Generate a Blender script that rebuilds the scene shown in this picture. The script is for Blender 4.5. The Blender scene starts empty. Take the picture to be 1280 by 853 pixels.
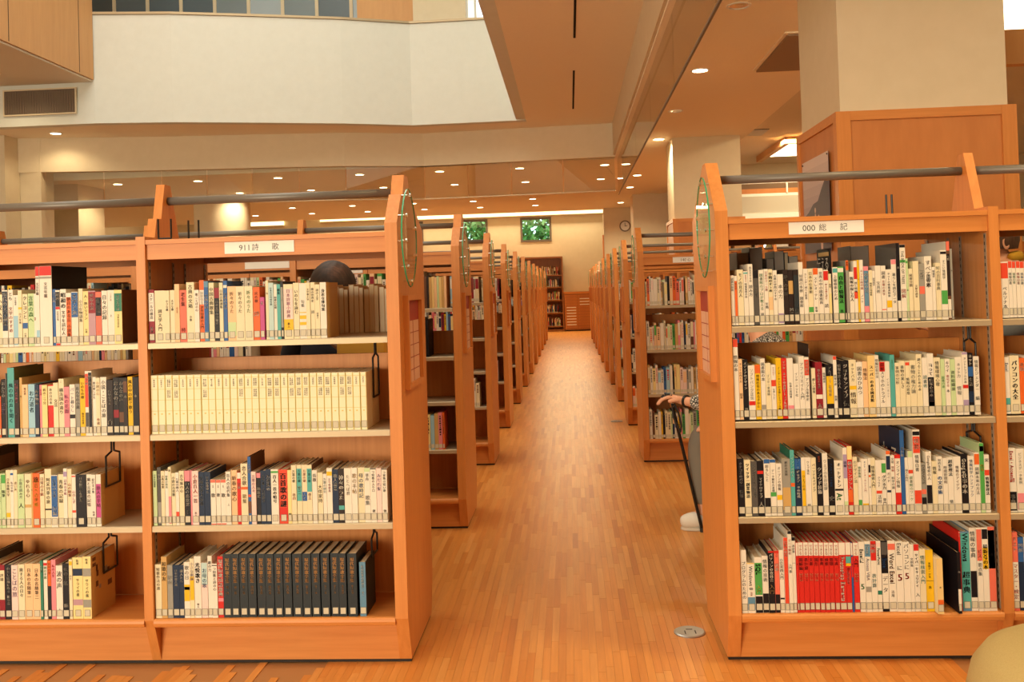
import bpy, bmesh, math, random
from mathutils import Matrix, Vector
R = random.Random(7)
scene = bpy.context.scene
COL = scene.collection

# ------------------------------------------------------------------ camera
cam_d = bpy.data.cameras.new('camera'); cam = bpy.data.objects.new('camera', cam_d); COL.objects.link(cam)
cam_d.sensor_width = 36; cam_d.lens = 1136.77 / 1280 * 36
cam_d.shift_x = 0; cam_d.shift_y = -85.18 / 1280
cam_d.clip_start = .05; cam_d.clip_end = 200
cam.matrix_world = (Matrix.Translation((0, 0, 1.3002)) @ Matrix.Rotation(.0629, 4, 'Z')
                    @ Matrix.Rotation(math.pi / 2 + .018, 4, 'X') @ Matrix.Rotation(-.0313, 4, 'Z'))
scene.camera = cam
# ------------------------------------------------------------------ sky, daylight, exposure
w = bpy.data.worlds.new('sky'); scene.world = w; w.use_nodes = True
bg = w.node_tree.nodes['Background']; bg.inputs[0].default_value = (.93, .96, 1.0, 1); bg.inputs[1].default_value = 3.0
scene.view_settings.view_transform = 'Standard'; scene.view_settings.look = 'None'
scene.view_settings.exposure = 0.8; scene.view_settings.gamma = 1.0


def area(name, loc, rot, sx, sy, power, color):
    d = bpy.data.lights.new(name, 'AREA'); d.shape = 'RECTANGLE'; d.size = sx; d.size_y = sy
    d.energy = power; d.color = color
    o = bpy.data.objects.new(name, d); COL.objects.link(o); o.location = loc; o.rotation_euler = rot
    return o


DAY = (.97, .94, .78); WARM = (1.0, .80, .48)
# daylight through the roof light over the void, and an added fill light behind the camera
area('roof_daylight', (-3.7, 5.0, 9.3), (0, 0, 0), 5.5, 15, 375, DAY)
area('front_fill', (-5.8, -6.6, 2.1), (math.radians(90), 0, 0), 5.6, 3.4, 530, (1.0, .89, .66))


# ------------------------------------------------------------------ helpers
def lin(c):
    return tuple((v / 12.92 if v <= .04045 else ((v + .055) / 1.055) ** 2.4) for v in c)


def hexl(s):
    return lin(tuple(int(s[i:i + 2], 16) / 255 for i in (0, 2, 4)))


class MB:
    """collects faces with a colour each and links them as one mesh object"""
    def __init__(s): s.v = []; s.f = []; s.c = []
    def face(s, pts, c=(1, 1, 1)):
        n = len(s.v); s.v += [tuple(p) for p in pts]; s.f.append(tuple(range(n, n + len(pts)))); s.c.append(c); return s
    def box(s, x0, x1, y0, y1, z0, z1, c=(1, 1, 1), skip=''):
        if x0 > x1: x0, x1 = x1, x0
        n = len(s.v)
        s.v += [(x0, y0, z0), (x1, y0, z0), (x1, y1, z0), (x0, y1, z0), (x0, y0, z1), (x1, y0, z1), (x1, y1, z1), (x0, y1, z1)]
        for k, q in (('b', (3, 2, 1, 0)), ('t', (4, 5, 6, 7)), ('f', (0, 1, 5, 4)), ('r', (1, 2, 6, 5)), ('k', (2, 3, 7, 6)), ('l', (3, 0, 4, 7))):
            if k not in skip: s.f.append(tuple(n + i for i in q)); s.c.append(c)
        return s
    def prism(s, prof, x0, x1, c=(1, 1, 1)):
        """profile of (y, z) points extruded along x"""
        if x0 > x1: x0, x1 = x1, x0
        n = len(s.v); m = len(prof)
        a = sum(prof[i][0] * prof[(i + 1) % m][1] - prof[(i + 1) % m][0] * prof[i][1] for i in range(m))
        if a < 0: prof = prof[::-1]
        s.v += [(x0, y, z) for y, z in prof] + [(x1, y, z) for y, z in prof]
        s.f.append(tuple(n + i for i in reversed(range(m)))); s.c.append(c)
        s.f.append(tuple(n + m + i for i in range(m))); s.c.append(c)
        for i in range(m):
            j = (i + 1) % m; s.f.append((n + i, n + j, n + m + j, n + m + i)); s.c.append(c)
        return s
    def tube(s, a, b, r, n=12, c=(1, 1, 1), r2=None, caps=True):
        a = Vector(a); b = Vector(b); d = (b - a).normalized(); r2 = r if r2 is None else r2
        u = d.orthogonal().normalized(); w_ = d.cross(u); k = len(s.v)
        for p, rr in ((a, r), (b, r2)):
            for i in range(n):
                t = 2 * math.pi * i / n; s.v.append(tuple(p + u * rr * math.cos(t) + w_ * rr * math.sin(t)))
        for i in range(n):
            j = (i + 1) % n; s.f.append((k + i, k + j, k + n + j, k + n + i)); s.c.append(c)
        if caps:
            s.f.append(tuple(k + i for i in reversed(range(n)))); s.c.append(c)
            s.f.append(tuple(k + n + i for i in range(n))); s.c.append(c)
        return s
    def path(s, pts, r, n=8, c=(1, 1, 1)):
        for a, b in zip(pts, pts[1:]): s.tube(a, b, r, n, c)
        return s
    def lathe(s, prof, n=32, c=(1, 1, 1), o=(0, 0, 0)):
        k = len(s.v); m = len(prof)
        for r, z in prof:
            for i in range(n):
                t = 2 * math.pi * i / n; s.v.append((o[0] + r * math.cos(t), o[1] + r * math.sin(t), o[2] + z))
        for p in range(m - 1):
            for i in range(n):
                j = (i + 1) % n; s.f.append((k + p * n + i, k + p * n + j, k + (p + 1) * n + j, k + (p + 1) * n + i)); s.c.append(c)
        s.f.append(tuple(k + i for i in reversed(range(n)))); s.c.append(c)
        s.f.append(tuple(k + (m - 1) * n + i for i in range(n))); s.c.append(c)
        return s
    def mesh(s, name, m):
        me = bpy.data.meshes.new(name); me.from_pydata(s.v, [], s.f)
        at = me.attributes.new('Col', 'FLOAT_COLOR', 'FACE')
        flat = []
        for c in s.c: flat += [c[0], c[1], c[2], 1.0]
        at.data.foreach_set('color', flat)
        me.materials.append(m); me.update()
        return me
    def build(s, name, m, parent=None, loc=None, smooth=False, bevel=0):
        return put(name, s.mesh(name, m), parent, loc, smooth, bevel)


def put(name, me, parent=None, loc=None, smooth=False, bevel=0):
    o = bpy.data.objects.new(name, me); COL.objects.link(o)
    if parent is not None: o.parent = parent
    if loc is not None: o.location = loc
    if smooth:
        me.polygons.foreach_set('use_smooth', [True] * len(me.polygons))
    if bevel:
        b = o.modifiers.new('bevel', 'BEVEL'); b.width = bevel; b.segments = 2; b.limit_method = 'ANGLE'
    return o


def smooth_angle(o, deg=40):
    me = o.data
    me.polygons.foreach_set('use_smooth', [True] * len(me.polygons))
    try: me.set_sharp_from_angle(angle=math.radians(deg))
    except Exception: pass
    return o


def empty(name, loc=(0, 0, 0), label=None, cat=None, group=None):
    o = bpy.data.objects.new(name, None); COL.objects.link(o); o.location = loc; o.empty_display_size = .1
    return tag(o, label, cat, group)


def tag(o, label=None, cat=None, group=None, kind=None):
    if label: o['label'] = label
    if cat: o['category'] = cat
    if group: o['group'] = group
    if kind: o['kind'] = kind
    return o


def struct(o): o['kind'] = 'structure'; return o


# ------------------------------------------------------------------ materials
def mat(name, color=None, rough=.5, metal=0, attr=False, emit=None, estr=0, trans=0, ior=1.45, coat=0, spec=.5):
    m = bpy.data.materials.new(name); m.use_nodes = True; nt = m.node_tree; b = nt.nodes['Principled BSDF']
    b.inputs['Roughness'].default_value = rough; b.inputs['Metallic'].default_value = metal
    b.inputs['IOR'].default_value = ior; b.inputs['Coat Weight'].default_value = coat
    b.inputs['Specular IOR Level'].default_value = spec
    if color is not None: b.inputs['Base Color'].default_value = (*color, 1)
    if trans: b.inputs['Transmission Weight'].default_value = trans
    if emit is not None:
        b.inputs['Emission Color'].default_value = (*emit, 1); b.inputs['Emission Strength'].default_value = estr
    if attr:
        a = nt.nodes.new('ShaderNodeAttribute'); a.attribute_name = 'Col'
        nt.links.new(a.outputs['Color'], b.inputs['Base Color'])
    return m


def grain(name, c0, c1, scale, rough=.4, coat=0, attr=False, bump=.04, detail=4, spec=.5):
    """stretched noise between two colours; with attr the face colour is multiplied in"""
    m = mat(name, c0, rough, coat=coat, spec=spec); nt = m.node_tree; b = nt.nodes['Principled BSDF']
    tc = nt.nodes.new('ShaderNodeTexCoord'); mp = nt.nodes.new('ShaderNodeMapping'); mp.inputs['Scale'].default_value = scale
    nz = nt.nodes.new('ShaderNodeTexNoise'); nz.inputs['Scale'].default_value = 1; nz.inputs['Detail'].default_value = detail
    nz.inputs['Roughness'].default_value = .6
    rp = nt.nodes.new('ShaderNodeValToRGB'); rp.color_ramp.elements[0].position = .3; rp.color_ramp.elements[1].position = .7
    rp.color_ramp.elements[0].color = (*c0, 1); rp.color_ramp.elements[1].color = (*c1, 1)
    nt.links.new(tc.outputs['Object'], mp.inputs[0]); nt.links.new(mp.outputs[0], nz.inputs[0]); nt.links.new(nz.outputs[0], rp.inputs[0])
    out = rp.outputs[0]
    if attr:
        a = nt.nodes.new('ShaderNodeAttribute'); a.attribute_name = 'Col'
        mx = nt.nodes.new('ShaderNodeMix'); mx.data_type = 'RGBA'; mx.blend_type = 'MULTIPLY'; mx.inputs[0].default_value = 1
        nt.links.new(out, mx.inputs[6]); nt.links.new(a.outputs['Color'], mx.inputs[7]); out = mx.outputs[2]
    nt.links.new(out, b.inputs['Base Color'])
    if bump:
        bp = nt.nodes.new('ShaderNodeBump'); bp.inputs['Strength'].default_value = bump; bp.inputs['Distance'].default_value = .002
        nt.links.new(nz.outputs[0], bp.inputs['Height']); nt.links.new(bp.outputs[0], b.inputs['Normal'])
    return m


WOOD = grain('wood_veneer', (.59, .212, .047), (.68, .268, .067), (60, 60, 2.5), .45)
WOODH = grain('wood_veneer_flat', (.59, .212, .047), (.68, .268, .067), (2.5, 60, 60), .45)
WOODD = grain('wood_panel', (.53, .19, .05), (.60, .225, .062), (14, 14, 3), .5)
WOODU = grain('wood_upper', (.62, .33, .13), (.68, .37, .15), (14, 14, 1.5), .5)
FLOORM = grain('floor_wood', (.86, .84, .80), (1, 1, 1), (50, 3, 1), .35, attr=True, bump=0, spec=.3)
SLAB = mat('floor_slab', (.42, .2, .075), .4)
PAINT = grain('cream_paint', (.70, .60, .425), (.73, .63, .455), (8, 8, 8), .85, bump=.02)
WHITE = grain('white_paint', (.70, .73, .68), (.73, .76, .71), (8, 8, 8), .85, bump=.02)
CEIL = grain('ceiling_board', (.92, .83, .67), (.94, .85, .69), (40, 40, 40), .9, bump=.03)
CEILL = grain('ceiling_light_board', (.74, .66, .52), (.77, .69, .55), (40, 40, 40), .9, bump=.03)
METAL = mat('shelf_metal', lin((.74, .67, .55)), .45, .35)
RAILM = mat('handrail_grey', lin((.44, .42, .39)), .42, .25)
BLACKW = mat('black_wire', (.012, .011, .010), .4)
DARK = mat('dark_plinth', (.02, .012, .008), .6)
PRINT = mat('print', attr=True, rough=.5, spec=.35)
PAGE = grain('pages', (.70, .58, .40), (.80, .68, .49), (400, 4, 4), .8, bump=0)
PLATE = mat('sign_plate', (.88, .86, .80), .5)
CHROME = mat('chrome', (.85, .83, .8), .15, 1)
LAMP = mat('lamp_glow', (1, .9, .7), .5, emit=(1, .80, .50), estr=9)
COVE = mat('cove_glow', (1, .9, .7), .5, emit=(1, .78, .38), estr=1.5)
SLOTM = mat('black_slot', (.004, .004, .004), .9)
STEEL = mat('steel', (.42, .41, .39), .35, .9)


def glass(name, tint, refl=.0, rough=0.0, gain=1.0):
    m = bpy.data.materials.new(name); m.use_nodes = True; nt = m.node_tree; nt.nodes.clear()
    o = nt.nodes.new('ShaderNodeOutputMaterial'); t = nt.nodes.new('ShaderNodeBsdfTransparent'); t.inputs[0].default_value = (*tint, 1)
    g = nt.nodes.new('ShaderNodeBsdfGlossy'); g.inputs['Roughness'].default_value = rough
    f = nt.nodes.new('ShaderNodeFresnel'); f.inputs[0].default_value = 1.5
    ad = nt.nodes.new('ShaderNodeMath'); ad.operation = 'MULTIPLY_ADD'; ad.inputs[1].default_value = gain; ad.inputs[2].default_value = refl
    mx = nt.nodes.new('ShaderNodeMixShader')
    ge = nt.nodes.new('ShaderNodeNewGeometry'); iv = nt.nodes.new('ShaderNodeMath'); iv.operation = 'SUBTRACT'; iv.inputs[0].default_value = 1
    ml = nt.nodes.new('ShaderNodeMath'); ml.operation = 'MULTIPLY'; nt.links.new(ge.outputs['Backfacing'], iv.inputs[1])
    nt.links.new(f.outputs[0], ad.inputs[0]); nt.links.new(ad.outputs[0], ml.inputs[0]); nt.links.new(iv.outputs[0], ml.inputs[1]); nt.links.new(ml.outputs[0], mx.inputs[0])
    nt.links.new(t.outputs[0], mx.inputs[1]); nt.links.new(g.outputs[0], mx.inputs[2]); nt.links.new(mx.outputs[0], o.inputs[0])
    return m


GLASS = glass('clear_glass', (.90, .91, .86), .14)
GLASSG = glass('green_glass', (.95, .98, .95), .03, gain=.5)
GEDGE = mat('glass_edge', (.03, .32, .16), .2)
# ------------------------------------------------------------------ the building
HL, HC, HB = 3.4, 3.94, 4.58            # low ceiling, void-side ceiling, box soffit
YF = 27.6                               # far wall
fl = struct(MB().box(-13, 11, -7, YF + .2, -.2, -.003).build('floor', SLAB))
# parquet strips: real boards, the nearest ones objects of their own
TONES = [hexl(h) for h in ('dba05a', 'dca25e', 'd89b56', 'dfa764', 'd3934e', 'da9e59', 'd69854', 'e0aa68', 'c98a4c')]
BWX, BLN = .0272, .36
near = []; far = MB()
for ix in range(-92, 72):
    x = ix * BWX; off = R.random() * BLN; y = 2.2 + off - BLN; k = 0
    while y < YF - .05:
        ln = BLN * R.choice((.75, 1, 1, 1.15)); y1 = min(y + ln, YF - .05)
        vis = y1 < 3.2 or (-.9 < x < 1.25)
        if vis and y1 - y > .05:
            t = R.choice(TONES[:-1]) if R.random() > .022 else TONES[-1]; q = .74 + .07 * R.random(); t = (min(1, t[0] * q * 1.24), t[1] * q * 1.03, t[2] * q * .80)
            near.append(((y + y1) / 2 + abs(x - .05) * (.25 if y > 3 else .6), x, y, y1, t))
        y = y1
near.sort(key=lambda r: r[0])
for n, (_, x, y, y1, t) in enumerate(near):
    if 2.75 < y1 and n < 460 and sum(1 for _c in fl.children) < 300:
        MB().box(x + .0003, x + BWX - .0003, y + .0004, y1 - .0004, -.0025, 0, t, 'b').build('floor_board', FLOORM, fl)
    else:
        far.box(x + .0003, x + BWX - .0003, y + .0004, y1 - .0004, -.0025, 0, t, 'bk')
tag(far.build('floor_boards', FLOORM, fl), kind='stuff')

# outer shell
struct(MB().box(-13, 11, YF, YF + .2, 0, 2.72).box(-13, -5.38, YF, YF + .2, 2.72, 3.46).box(-4.42, -3.40, YF, YF + .2, 2.72, 3.46)
       .box(-2.44, -1.44, YF, YF + .2, 2.72, 3.46).box(-.50, 11, YF, YF + .2, 2.72, 3.46).box(-13, 11, YF, YF + .2, 3.46, 4.4).build('wall_far', PAINT))
struct(MB().box(-13.2, -13, -7.2, YF + .2, 0, 9.5).build('wall_left', PAINT))
struct(MB().box(11, 11.2, -7.2, YF + .2, 0, 9.5).build('wall_right', PAINT))
struct(MB().box(-13, 11, -7.2, -7, 0, 9.5).build('wall_front', PAINT))
# made-up window added around the fill light behind the camera; roof light over the void
en = struct(empty('window_4', (-5.8, -6.95, 0)))
for x in (-2.9, -1.45, 0, 1.45, 2.9): struct(MB().box(x - .03, x + .03, 0, .06, .4, 3.8).build('window_frame', RAILM, en))
struct(MB().box(-2.9, 2.9, .02, .03, .4, 3.8).build('window_pane', mat('fill_pane', (.85, .9, .95), .2, emit=(.9, .95, 1), estr=.2), en))
rl = struct(empty('window_5', (-3.7, 5, 9.46)))
for y in (-7.5, -4.5, -1.5, 1.5, 4.5, 7.5): struct(MB().box(-2.8, 2.8, y - .05, y + .05, -.06, .03).build('window_frame', PLATE, rl))
struct(MB().box(-2.8, 2.8, -7.5, 7.5, .031, .035).build('window_pane', mat('roof_pane', (.85, .9, .95), .2, emit=(.9, .95, 1), estr=.2), rl))
# ceilings
struct(MB().box(.853, 2.61, -7, 24.9, HL, HL + .3).box(-9.2, .853, 15.02, 24.9, HL, HL + .3).box(-13, -9.2, 13.9, 24.9, HL, HL + .3)
       .build('ceiling_low', CEIL))
struct(MB().box(-.6, .77, -7, 14.7, HC, HC + .3).build('ceiling_middle', CEIL))
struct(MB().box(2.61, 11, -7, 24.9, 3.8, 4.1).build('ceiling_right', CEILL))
struct(MB().box(-13, 11, 24.9, YF, 4.3, 4.4).build('ceiling_recess', PAINT))
struct(MB().box(-13, 11, -7.2, YF, 9.5, 9.7).build('ceiling_roof', WHITE))
# step between the middle ceiling and the low one, with its light moulding
tr = struct(MB().box(.77, .80, -7, 14.75, HL + .02, HC + .1).build('trim_1', PAINT))
struct(MB().box(.80, .853, -7, 15, HL, HL + .06).build('trim_2', CEIL))
struct(MB().box(-.75, -.6, -7, 14.1, HC - .0, HC + 1.6).build('wall_void_side', WHITE))


def ribbon(pts, z0, z1, th, m, name, part=None):
    """a standing band along a plan polyline, thickness th to the far side"""
    mb = MB(); L = []
    for i, p in enumerate(pts):
        a = Vector(pts[max(i - 1, 0)]); b = Vector(pts[min(i + 1, len(pts) - 1)]); d = (b - a).normalized(); nrm = Vector((-d.y, d.x))
        L.append((Vector(p), Vector(p) + nrm * th))
    for (a0, a1), (b0, b1) in zip(L, L[1:]):
        P = [(*a0, z0), (*b0, z0), (*b1, z0), (*a1, z0), (*a0, z1), (*b0, z1), (*b1, z1), (*a1, z1)]
        for q in ((3, 2, 1, 0), (4, 5, 6, 7), (0, 1, 5, 4), (2, 3, 7, 6)): mb.face([P[i] for i in q])
    for (a0, a1), fl_ in ((L[0], 1), (L[-1], 0)):
        q = [(*a0, z0), (*a1, z0), (*a1, z1), (*a0, z1)]; mb.face(q if not fl_ else q[::-1])
    return mb.build(name, m, part)


PAR = [(-12.9, 12.95), (-8.5, 12.95), (-6.9, 12.96), (-5.8, 13.13), (-4.6, 13.45), (-3.4, 13.80), (-2.4, 14.2), (-.6, 14.17)]
FAS = [(-9.4, 13.8), (-8.3, 13.95), (-6.54, 14.27), (-5.1, 14.43), (-3.6, 14.62), (-2.36, 15.0), (-.9, 14.9), (.8, 14.78)]
sf = MB(); up = [(x, y + .004) for x, y in PAR] + [(.77, 14.17)]; dn = [(.77, 14.80)] + [(x, y + .02) for x, y in FAS[::-1]] + [(-12.9, 13.82)]
sf.face([(x, y, HC + .003) for x, y in (up + dn)][::-1]); sf.face([(x, y, HC + .25) for x, y in up + dn])
struct(sf.build('ceiling_under_gallery', CEIL))
struct(ribbon(PAR, HC, 5.55, .16, WHITE, 'wall_gallery_parapet'))
struct(ribbon([(x, y - .02) for x, y in PAR], 5.555, 5.59, .20, METAL, 'trim_3'))
struct(ribbon(FAS, HL, HC + .02, .15, PAINT, 'wall_fascia'))
struct(MB().box(-13, .8, 15.6, YF, HC + .3, HC + .5).build('floor_gallery', PAINT))
# smoke curtains of hanging glass, one pane per bay of the fascia
cur = empty('smoke_curtain', (0, 0, 0), 'clear glass smoke curtain hanging in panes below the gallery fascia', 'smoke curtain')
n = 0
for (a, b) in zip(FAS[1:], FAS[2:]):
    for k in range(2 if abs(a[0] - b[0]) > 1.3 else 1):
        m_ = 2 if abs(a[0] - b[0]) > 1.3 else 1
        p = (a[0] + (b[0] - a[0]) * k / m_ + .01, a[1] + (b[1] - a[1]) * k / m_ + .05); q = (a[0] + (b[0] - a[0]) * (k + 1) / m_ - .01, a[1] + (b[1] - a[1]) * (k + 1) / m_ + .05)
        ribbon([p, q], 2.86, HL - .004, .01, GLASS, 'glass_pane', cur)
ribbon([(x, y + .046) for x, y in FAS[1:]], 2.845, 2.86, .02, METAL, 'bottom_rail', cur)
cu2 = empty('smoke_curtain', (0, 0, 0), 'clear glass smoke curtain running along the aisle under the low ceiling', 'smoke curtain')
for k in range(8):
    y0 = -1 + k * 2.02; MB().box(.853, .863, y0 + .005, y0 + 2.01, 2.83, HL - .002).build('glass_pane', GLASS, cu2)
MB().box(.851, .866, -1, 15.15, 2.815, 2.83).build('bottom_rail', RAILM, cu2)
# timber-clad box over the gallery at the left
bxu = struct(MB().box(-13, -6.9, -7, 12.94, HB, 9.4).build('wall_timber_box', WOODU))
for y in (12.55, 10.9, 9.0, 7.0, 5.0): MB().box(-6.903, -6.8985, y, y + .012, HB + .02, 9.3).build('panel_joint', DARK, bxu)
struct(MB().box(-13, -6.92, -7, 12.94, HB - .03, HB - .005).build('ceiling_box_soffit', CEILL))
# gallery rooms: glazed partition behind the parapet
gp = empty('gallery_glazing', (0, 0, 0), 'blue grey glazed partition of the upper floor above the white parapet', 'partition')
PANEC = [hexl('5d6d78'), hexl('7f8f98'), hexl('a7b8c4'), hexl('46545c')]
for k in range(13):
    x = -9.3 + k * .62
    if x > -2.5: break
    pm = mat('gallery_pane', R.choice(PANEC), .25); MB().box(x + .03, x + .59, 15.9, 15.93, 4.75, 7.4).build('pane', pm, gp)
    MB().box(x - .03, x + .03, 15.88, 15.95, 4.75, 7.4).build('mullion', PAINT, gp)
struct(MB().box(-3.55, -2.55, 15.6, 15.85, 4.74, 8.5).build('wall_gallery_timber', WOODU))
struct(MB().box(-2.5, -1.6, 15.2, 15.6, 4.74, 8.5).build('wall_gallery_pier', PAINT))
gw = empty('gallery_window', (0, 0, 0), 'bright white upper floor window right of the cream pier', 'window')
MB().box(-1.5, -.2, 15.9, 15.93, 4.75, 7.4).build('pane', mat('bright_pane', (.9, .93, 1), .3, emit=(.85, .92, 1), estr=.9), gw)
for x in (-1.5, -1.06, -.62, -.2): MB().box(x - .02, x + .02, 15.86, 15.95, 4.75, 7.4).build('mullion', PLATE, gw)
# left return wall, columns
struct(MB().box(-9.6, -8.68, 13.55, 13.93, 0, HC).build('column_left', PAINT))
struct(MB().box(-9.9, -8.34, 13.94, 14.3, 0, HC).build('column_left_return', PAINT))
struct(MB().box(-9.9, -8.60, 15.5, 16.4, 0, HL).build('column_left_far', PAINT))
c = MB().lathe([(.56, 0), (.56, HL)], 40, o=(-7.13, 18.4, 0)).build('column_round', PAINT); struct(smooth_angle(c))
struct(MB().box(.96, 11, 24.5, 24.7, 0, HL).build('wall_clock', PAINT))
struct(MB().box(.92, .958, 24.46, 24.74, 0, 2.68).build('trim_4', WOODD))


def clad_column(x0, x1, y0, y1, top, name, htop):
    o = struct(MB().box(x0 + .03, x1 - .03, y0 + .03, y1 - .03, 0, htop).build(name, PAINT))
    p = .02
    for nm, a in (('cladding_panel', (x0 + .01, x1 - .01, y0 + .012, y0 + .028, 0, top - .05)), ('cladding_panel', (x0 + .012, x0 + .028, y0 + .012, y1 - .012, 0, top - .05)),
                  ('cladding_panel', (x1 - .028, x1 - .012, y0 + .012, y1 - .012, 0, top - .05)),
                  ('corner_post', (x0 - .002, x0 + .075, y0, y0 + .032, 0, top)), ('corner_post', (x1 - .075, x1 + .002, y0, y0 + .032, 0, top)),
                  ('corner_post', (x0 - .002, x0 + .03, y0 + .033, y0 + .06, 0, top)), ('corner_post', (x0 - .002, x0 + .03, y1 - .04, y1, 0, top)),
                  ('top_rail', (x0 + .076, x1 - .076, y0 + .001, y0 + .032, top - .05, top)), ('top_rail', (x0 - .001, x0 + .03, y0 + .061, y1 - .041, top - .05, top)),
                  ('corner_post', (x1 - .03, x1 + .002, y0 + .033, y1, 0, top))):
        MB().box(*a).build(nm, WOODD if nm == 'cladding_panel' else WOODH if nm == 'top_rail' else WOOD, o)
    return o


clad_column(1.466, 2.408, 5.0, 5.865, 2.205, 'column_right', HL)
clad_column(1.50, 2.52, 13.1, 13.95, 2.235, 'column_right_middle', HL)
clad_column(1.48, 2.5, 21.0, 21.9, 2.2, 'column_right_far', HL)
# right-hand rooms in the distance
struct(MB().box(2.4, 11, 19.6, 19.8, 0, 3.8).build('wall_right_far', PAINT))
pw = empty('glazed_partition', (0, 0, 0), 'pale glazed partition with grey blind seen between the two columns', 'partition')
for z0, z1, m_ in ((2.60, 2.925, mat('grey_blind', lin((.75, .72, .66)), .7)), (2.98, 3.07, WOODD), (3.071, 3.17, mat('brown_blind', lin((.47, .36, .27)), .7)), (3.171, 3.27, PLATE), (2.926, 2.979, PLATE)):
    MB().box(2.6, 5.5, 17.6, 17.66, z0, z1).build('transom' if m_ is PLATE else 'blind_panel', m_, pw)
MB().box(2.6, 5.5, 17.56, 17.7, 2.49, 2.599).build('sill', PLATE, pw); MB().box(4.17, 4.20, 17.57, 17.599, 2.98, 3.17).build('mullion', PLATE, pw)
MB().box(2.6, 5.5, 17.6, 17.7, 0, 2.489).build('base_panel', WOODD, pw)

# far windows
leafm = mat('foliage', attr=True, rough=.6)
for i, (x0, x1) in enumerate(((-5.38, -4.42), (-3.40, -2.44), (-1.44, -.50))):
    wn = struct(empty('window_%d' % (i + 1), (0, 0, 0)))
    f = MB(); z0, z1 = 2.72, 3.46
    f.box(x0, x1, YF - .02, YF + .1, z0, z0 + .06).box(x0, x1, YF - .02, YF + .1, z1 - .06, z1).box(x0, x0 + .06, YF - .02, YF + .1, z0 + .06, z1 - .06).box(x1 - .06, x1, YF - .02, YF + .1, z0 + .06, z1 - .06)
    struct(f.build('window_frame', mat('window_frame_grey', lin((.42, .38, .33)), .5), wn))
    struct(MB().box(x0 + .06, x1 - .06, YF + .04, YF + .05, z0 + .06, z1 - .06).build('window_pane', glass('window_glass', (.70, .92, .84), .02), wn))
tree = MB()
for i in range(15000):
    p = Vector((R.uniform(-7.5, 1.5), R.gauss(30.2, .35), R.uniform(1.6, 5))); s = R.uniform(.06, .16)
    d1 = Vector((R.uniform(-1, 1), R.uniform(-1, 1), R.uniform(-1, 1))).normalized(); d2 = d1.orthogonal().normalized()
    cc = R.choice([hexl('6fa864'), hexl('8fc47c'), hexl('b4d890'), hexl('5c9458'), hexl('d4ecb0')])
    tree.face([p - d1 * s, p + d2 * s * .6, p + d1 * s, p - d2 * s * .6], cc)
tr_ = empty('tree', (-3, 30.2, 0), 'green leafy tree outside the high far windows', 'tree')
o = tree.build('foliage', leafm, tr_, (3, -30.2, 0)); o['kind'] = 'stuff'
MB().tube((0, .4, 0), (0, .4, 4), .12, 10).build('trunk', mat('bark', (.1, .06, .035), .9), tr_)
struct(MB().box(-13, 11, YF + .2, 36, -.2, -.05).build('floor_ground_outside', mat('ground', (.12, .16, .07), .9)))

# cove lights along the far wall
for x0, x1, z0, z1, l in ((-4.9, 1.1, 3.52, 3.68, 'long glowing cove light above the high far windows'), (-7.6, -5.1, 3.56, 3.72, 'glowing cove light left of the longest one on the far wall'), (-10.1, -8.75, 3.50, 3.66, 'short glowing cove light at the far left end of the far wall')):
    cv = empty('cove_light', ((x0 + x1) / 2, YF - .06, z0), l, 'ceiling light', 'cove lights on the far wall')
    hx = (x1 - x0) / 2
    MB().box(-hx, hx, -.02, .058, 0, z1 - z0).build('diffuser', COVE, cv); MB().box(-hx, hx, -.05, .058, -.03, -.001).build('ledge', PAINT, cv)
    a = area('cove_lamp', ((x0 + x1) / 2, YF - .25, z0 + .1), (math.radians(55), 0, math.pi), x1 - x0, .2, 25 * (x1 - x0), WARM)

# ------------------------------------------------------------------ downlights
dl_me = {}


def downlight(x, y, z, on, label, group, power=14, r=.075):
    if not dl_me:
        dl_me['trim'] = MB().lathe([(r + .02, 0), (r + .02, -.006), (r, -.006), (r, 0)], 24).mesh('trim_ring', PLATE)
        dl_me['on'] = MB().lathe([(r - .002, -.002), (r - .002, -.004)], 24).mesh('diffuser', LAMP)
        dl_me['off'] = MB().lathe([(r - .002, -.002), (r - .04, -.0035)], 24).mesh('reflector', CHROME)
    t = empty('downlight', (x, y, z), label, 'downlight', group)
    put('trim_ring', dl_me['trim'], t); put('diffuser' if on else 'reflector', dl_me['on' if on else 'off'], t)
    if on and power:
        d = bpy.data.lights.new('downlight_lamp', 'SPOT'); d.energy = power; d.color = WARM; d.spot_size = math.radians(150); d.spot_blend = .6; d.shadow_soft_size = .07
        o = bpy.data.objects.new('downlight_lamp', d); COL.objects.link(o); o.location = (x, y, z - .02)


ORD = ['first', 'second', 'third', 'fourth', 'fifth', 'sixth', 'seventh', 'eighth', 'ninth', 'tenth', 'eleventh', 'twelfth', 'thirteenth', 'fourteenth', 'fifteenth', 'sixteenth', 'seventeenth', 'eighteenth', 'nineteenth', 'twentieth'] + ['twenty-' + q for q in ('first', 'second', 'third', 'fourth', 'fifth', 'sixth', 'seventh', 'eighth', 'ninth')] + ['thirtieth'] + ['thirty-' + q for q in ('first', 'second', 'third', 'fourth', 'fifth', 'sixth', 'seventh', 'eighth', 'ninth')] + ['fortieth'] + ['forty-' + q for q in ('first', 'second', 'third', 'fourth', 'fifth', 'sixth', 'seventh', 'eighth', 'ninth')] + ['fiftieth']
for k, y in enumerate((15.75, 17.8, 21.25, 22.9)):
    for j, x in enumerate((-8.0, -6.53, -5.08, -3.62, -2.2, -.8, .67)):
        if (j == 6 and k > 1): continue
        downlight(x, y, HL, True, 'small glowing downlight, %s from left in the %s row beyond the glass curtain' % (ORD[j], ORD[k]), 'downlights in the far low ceiling', 50 if j % 2 == k % 2 else 0)
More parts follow.
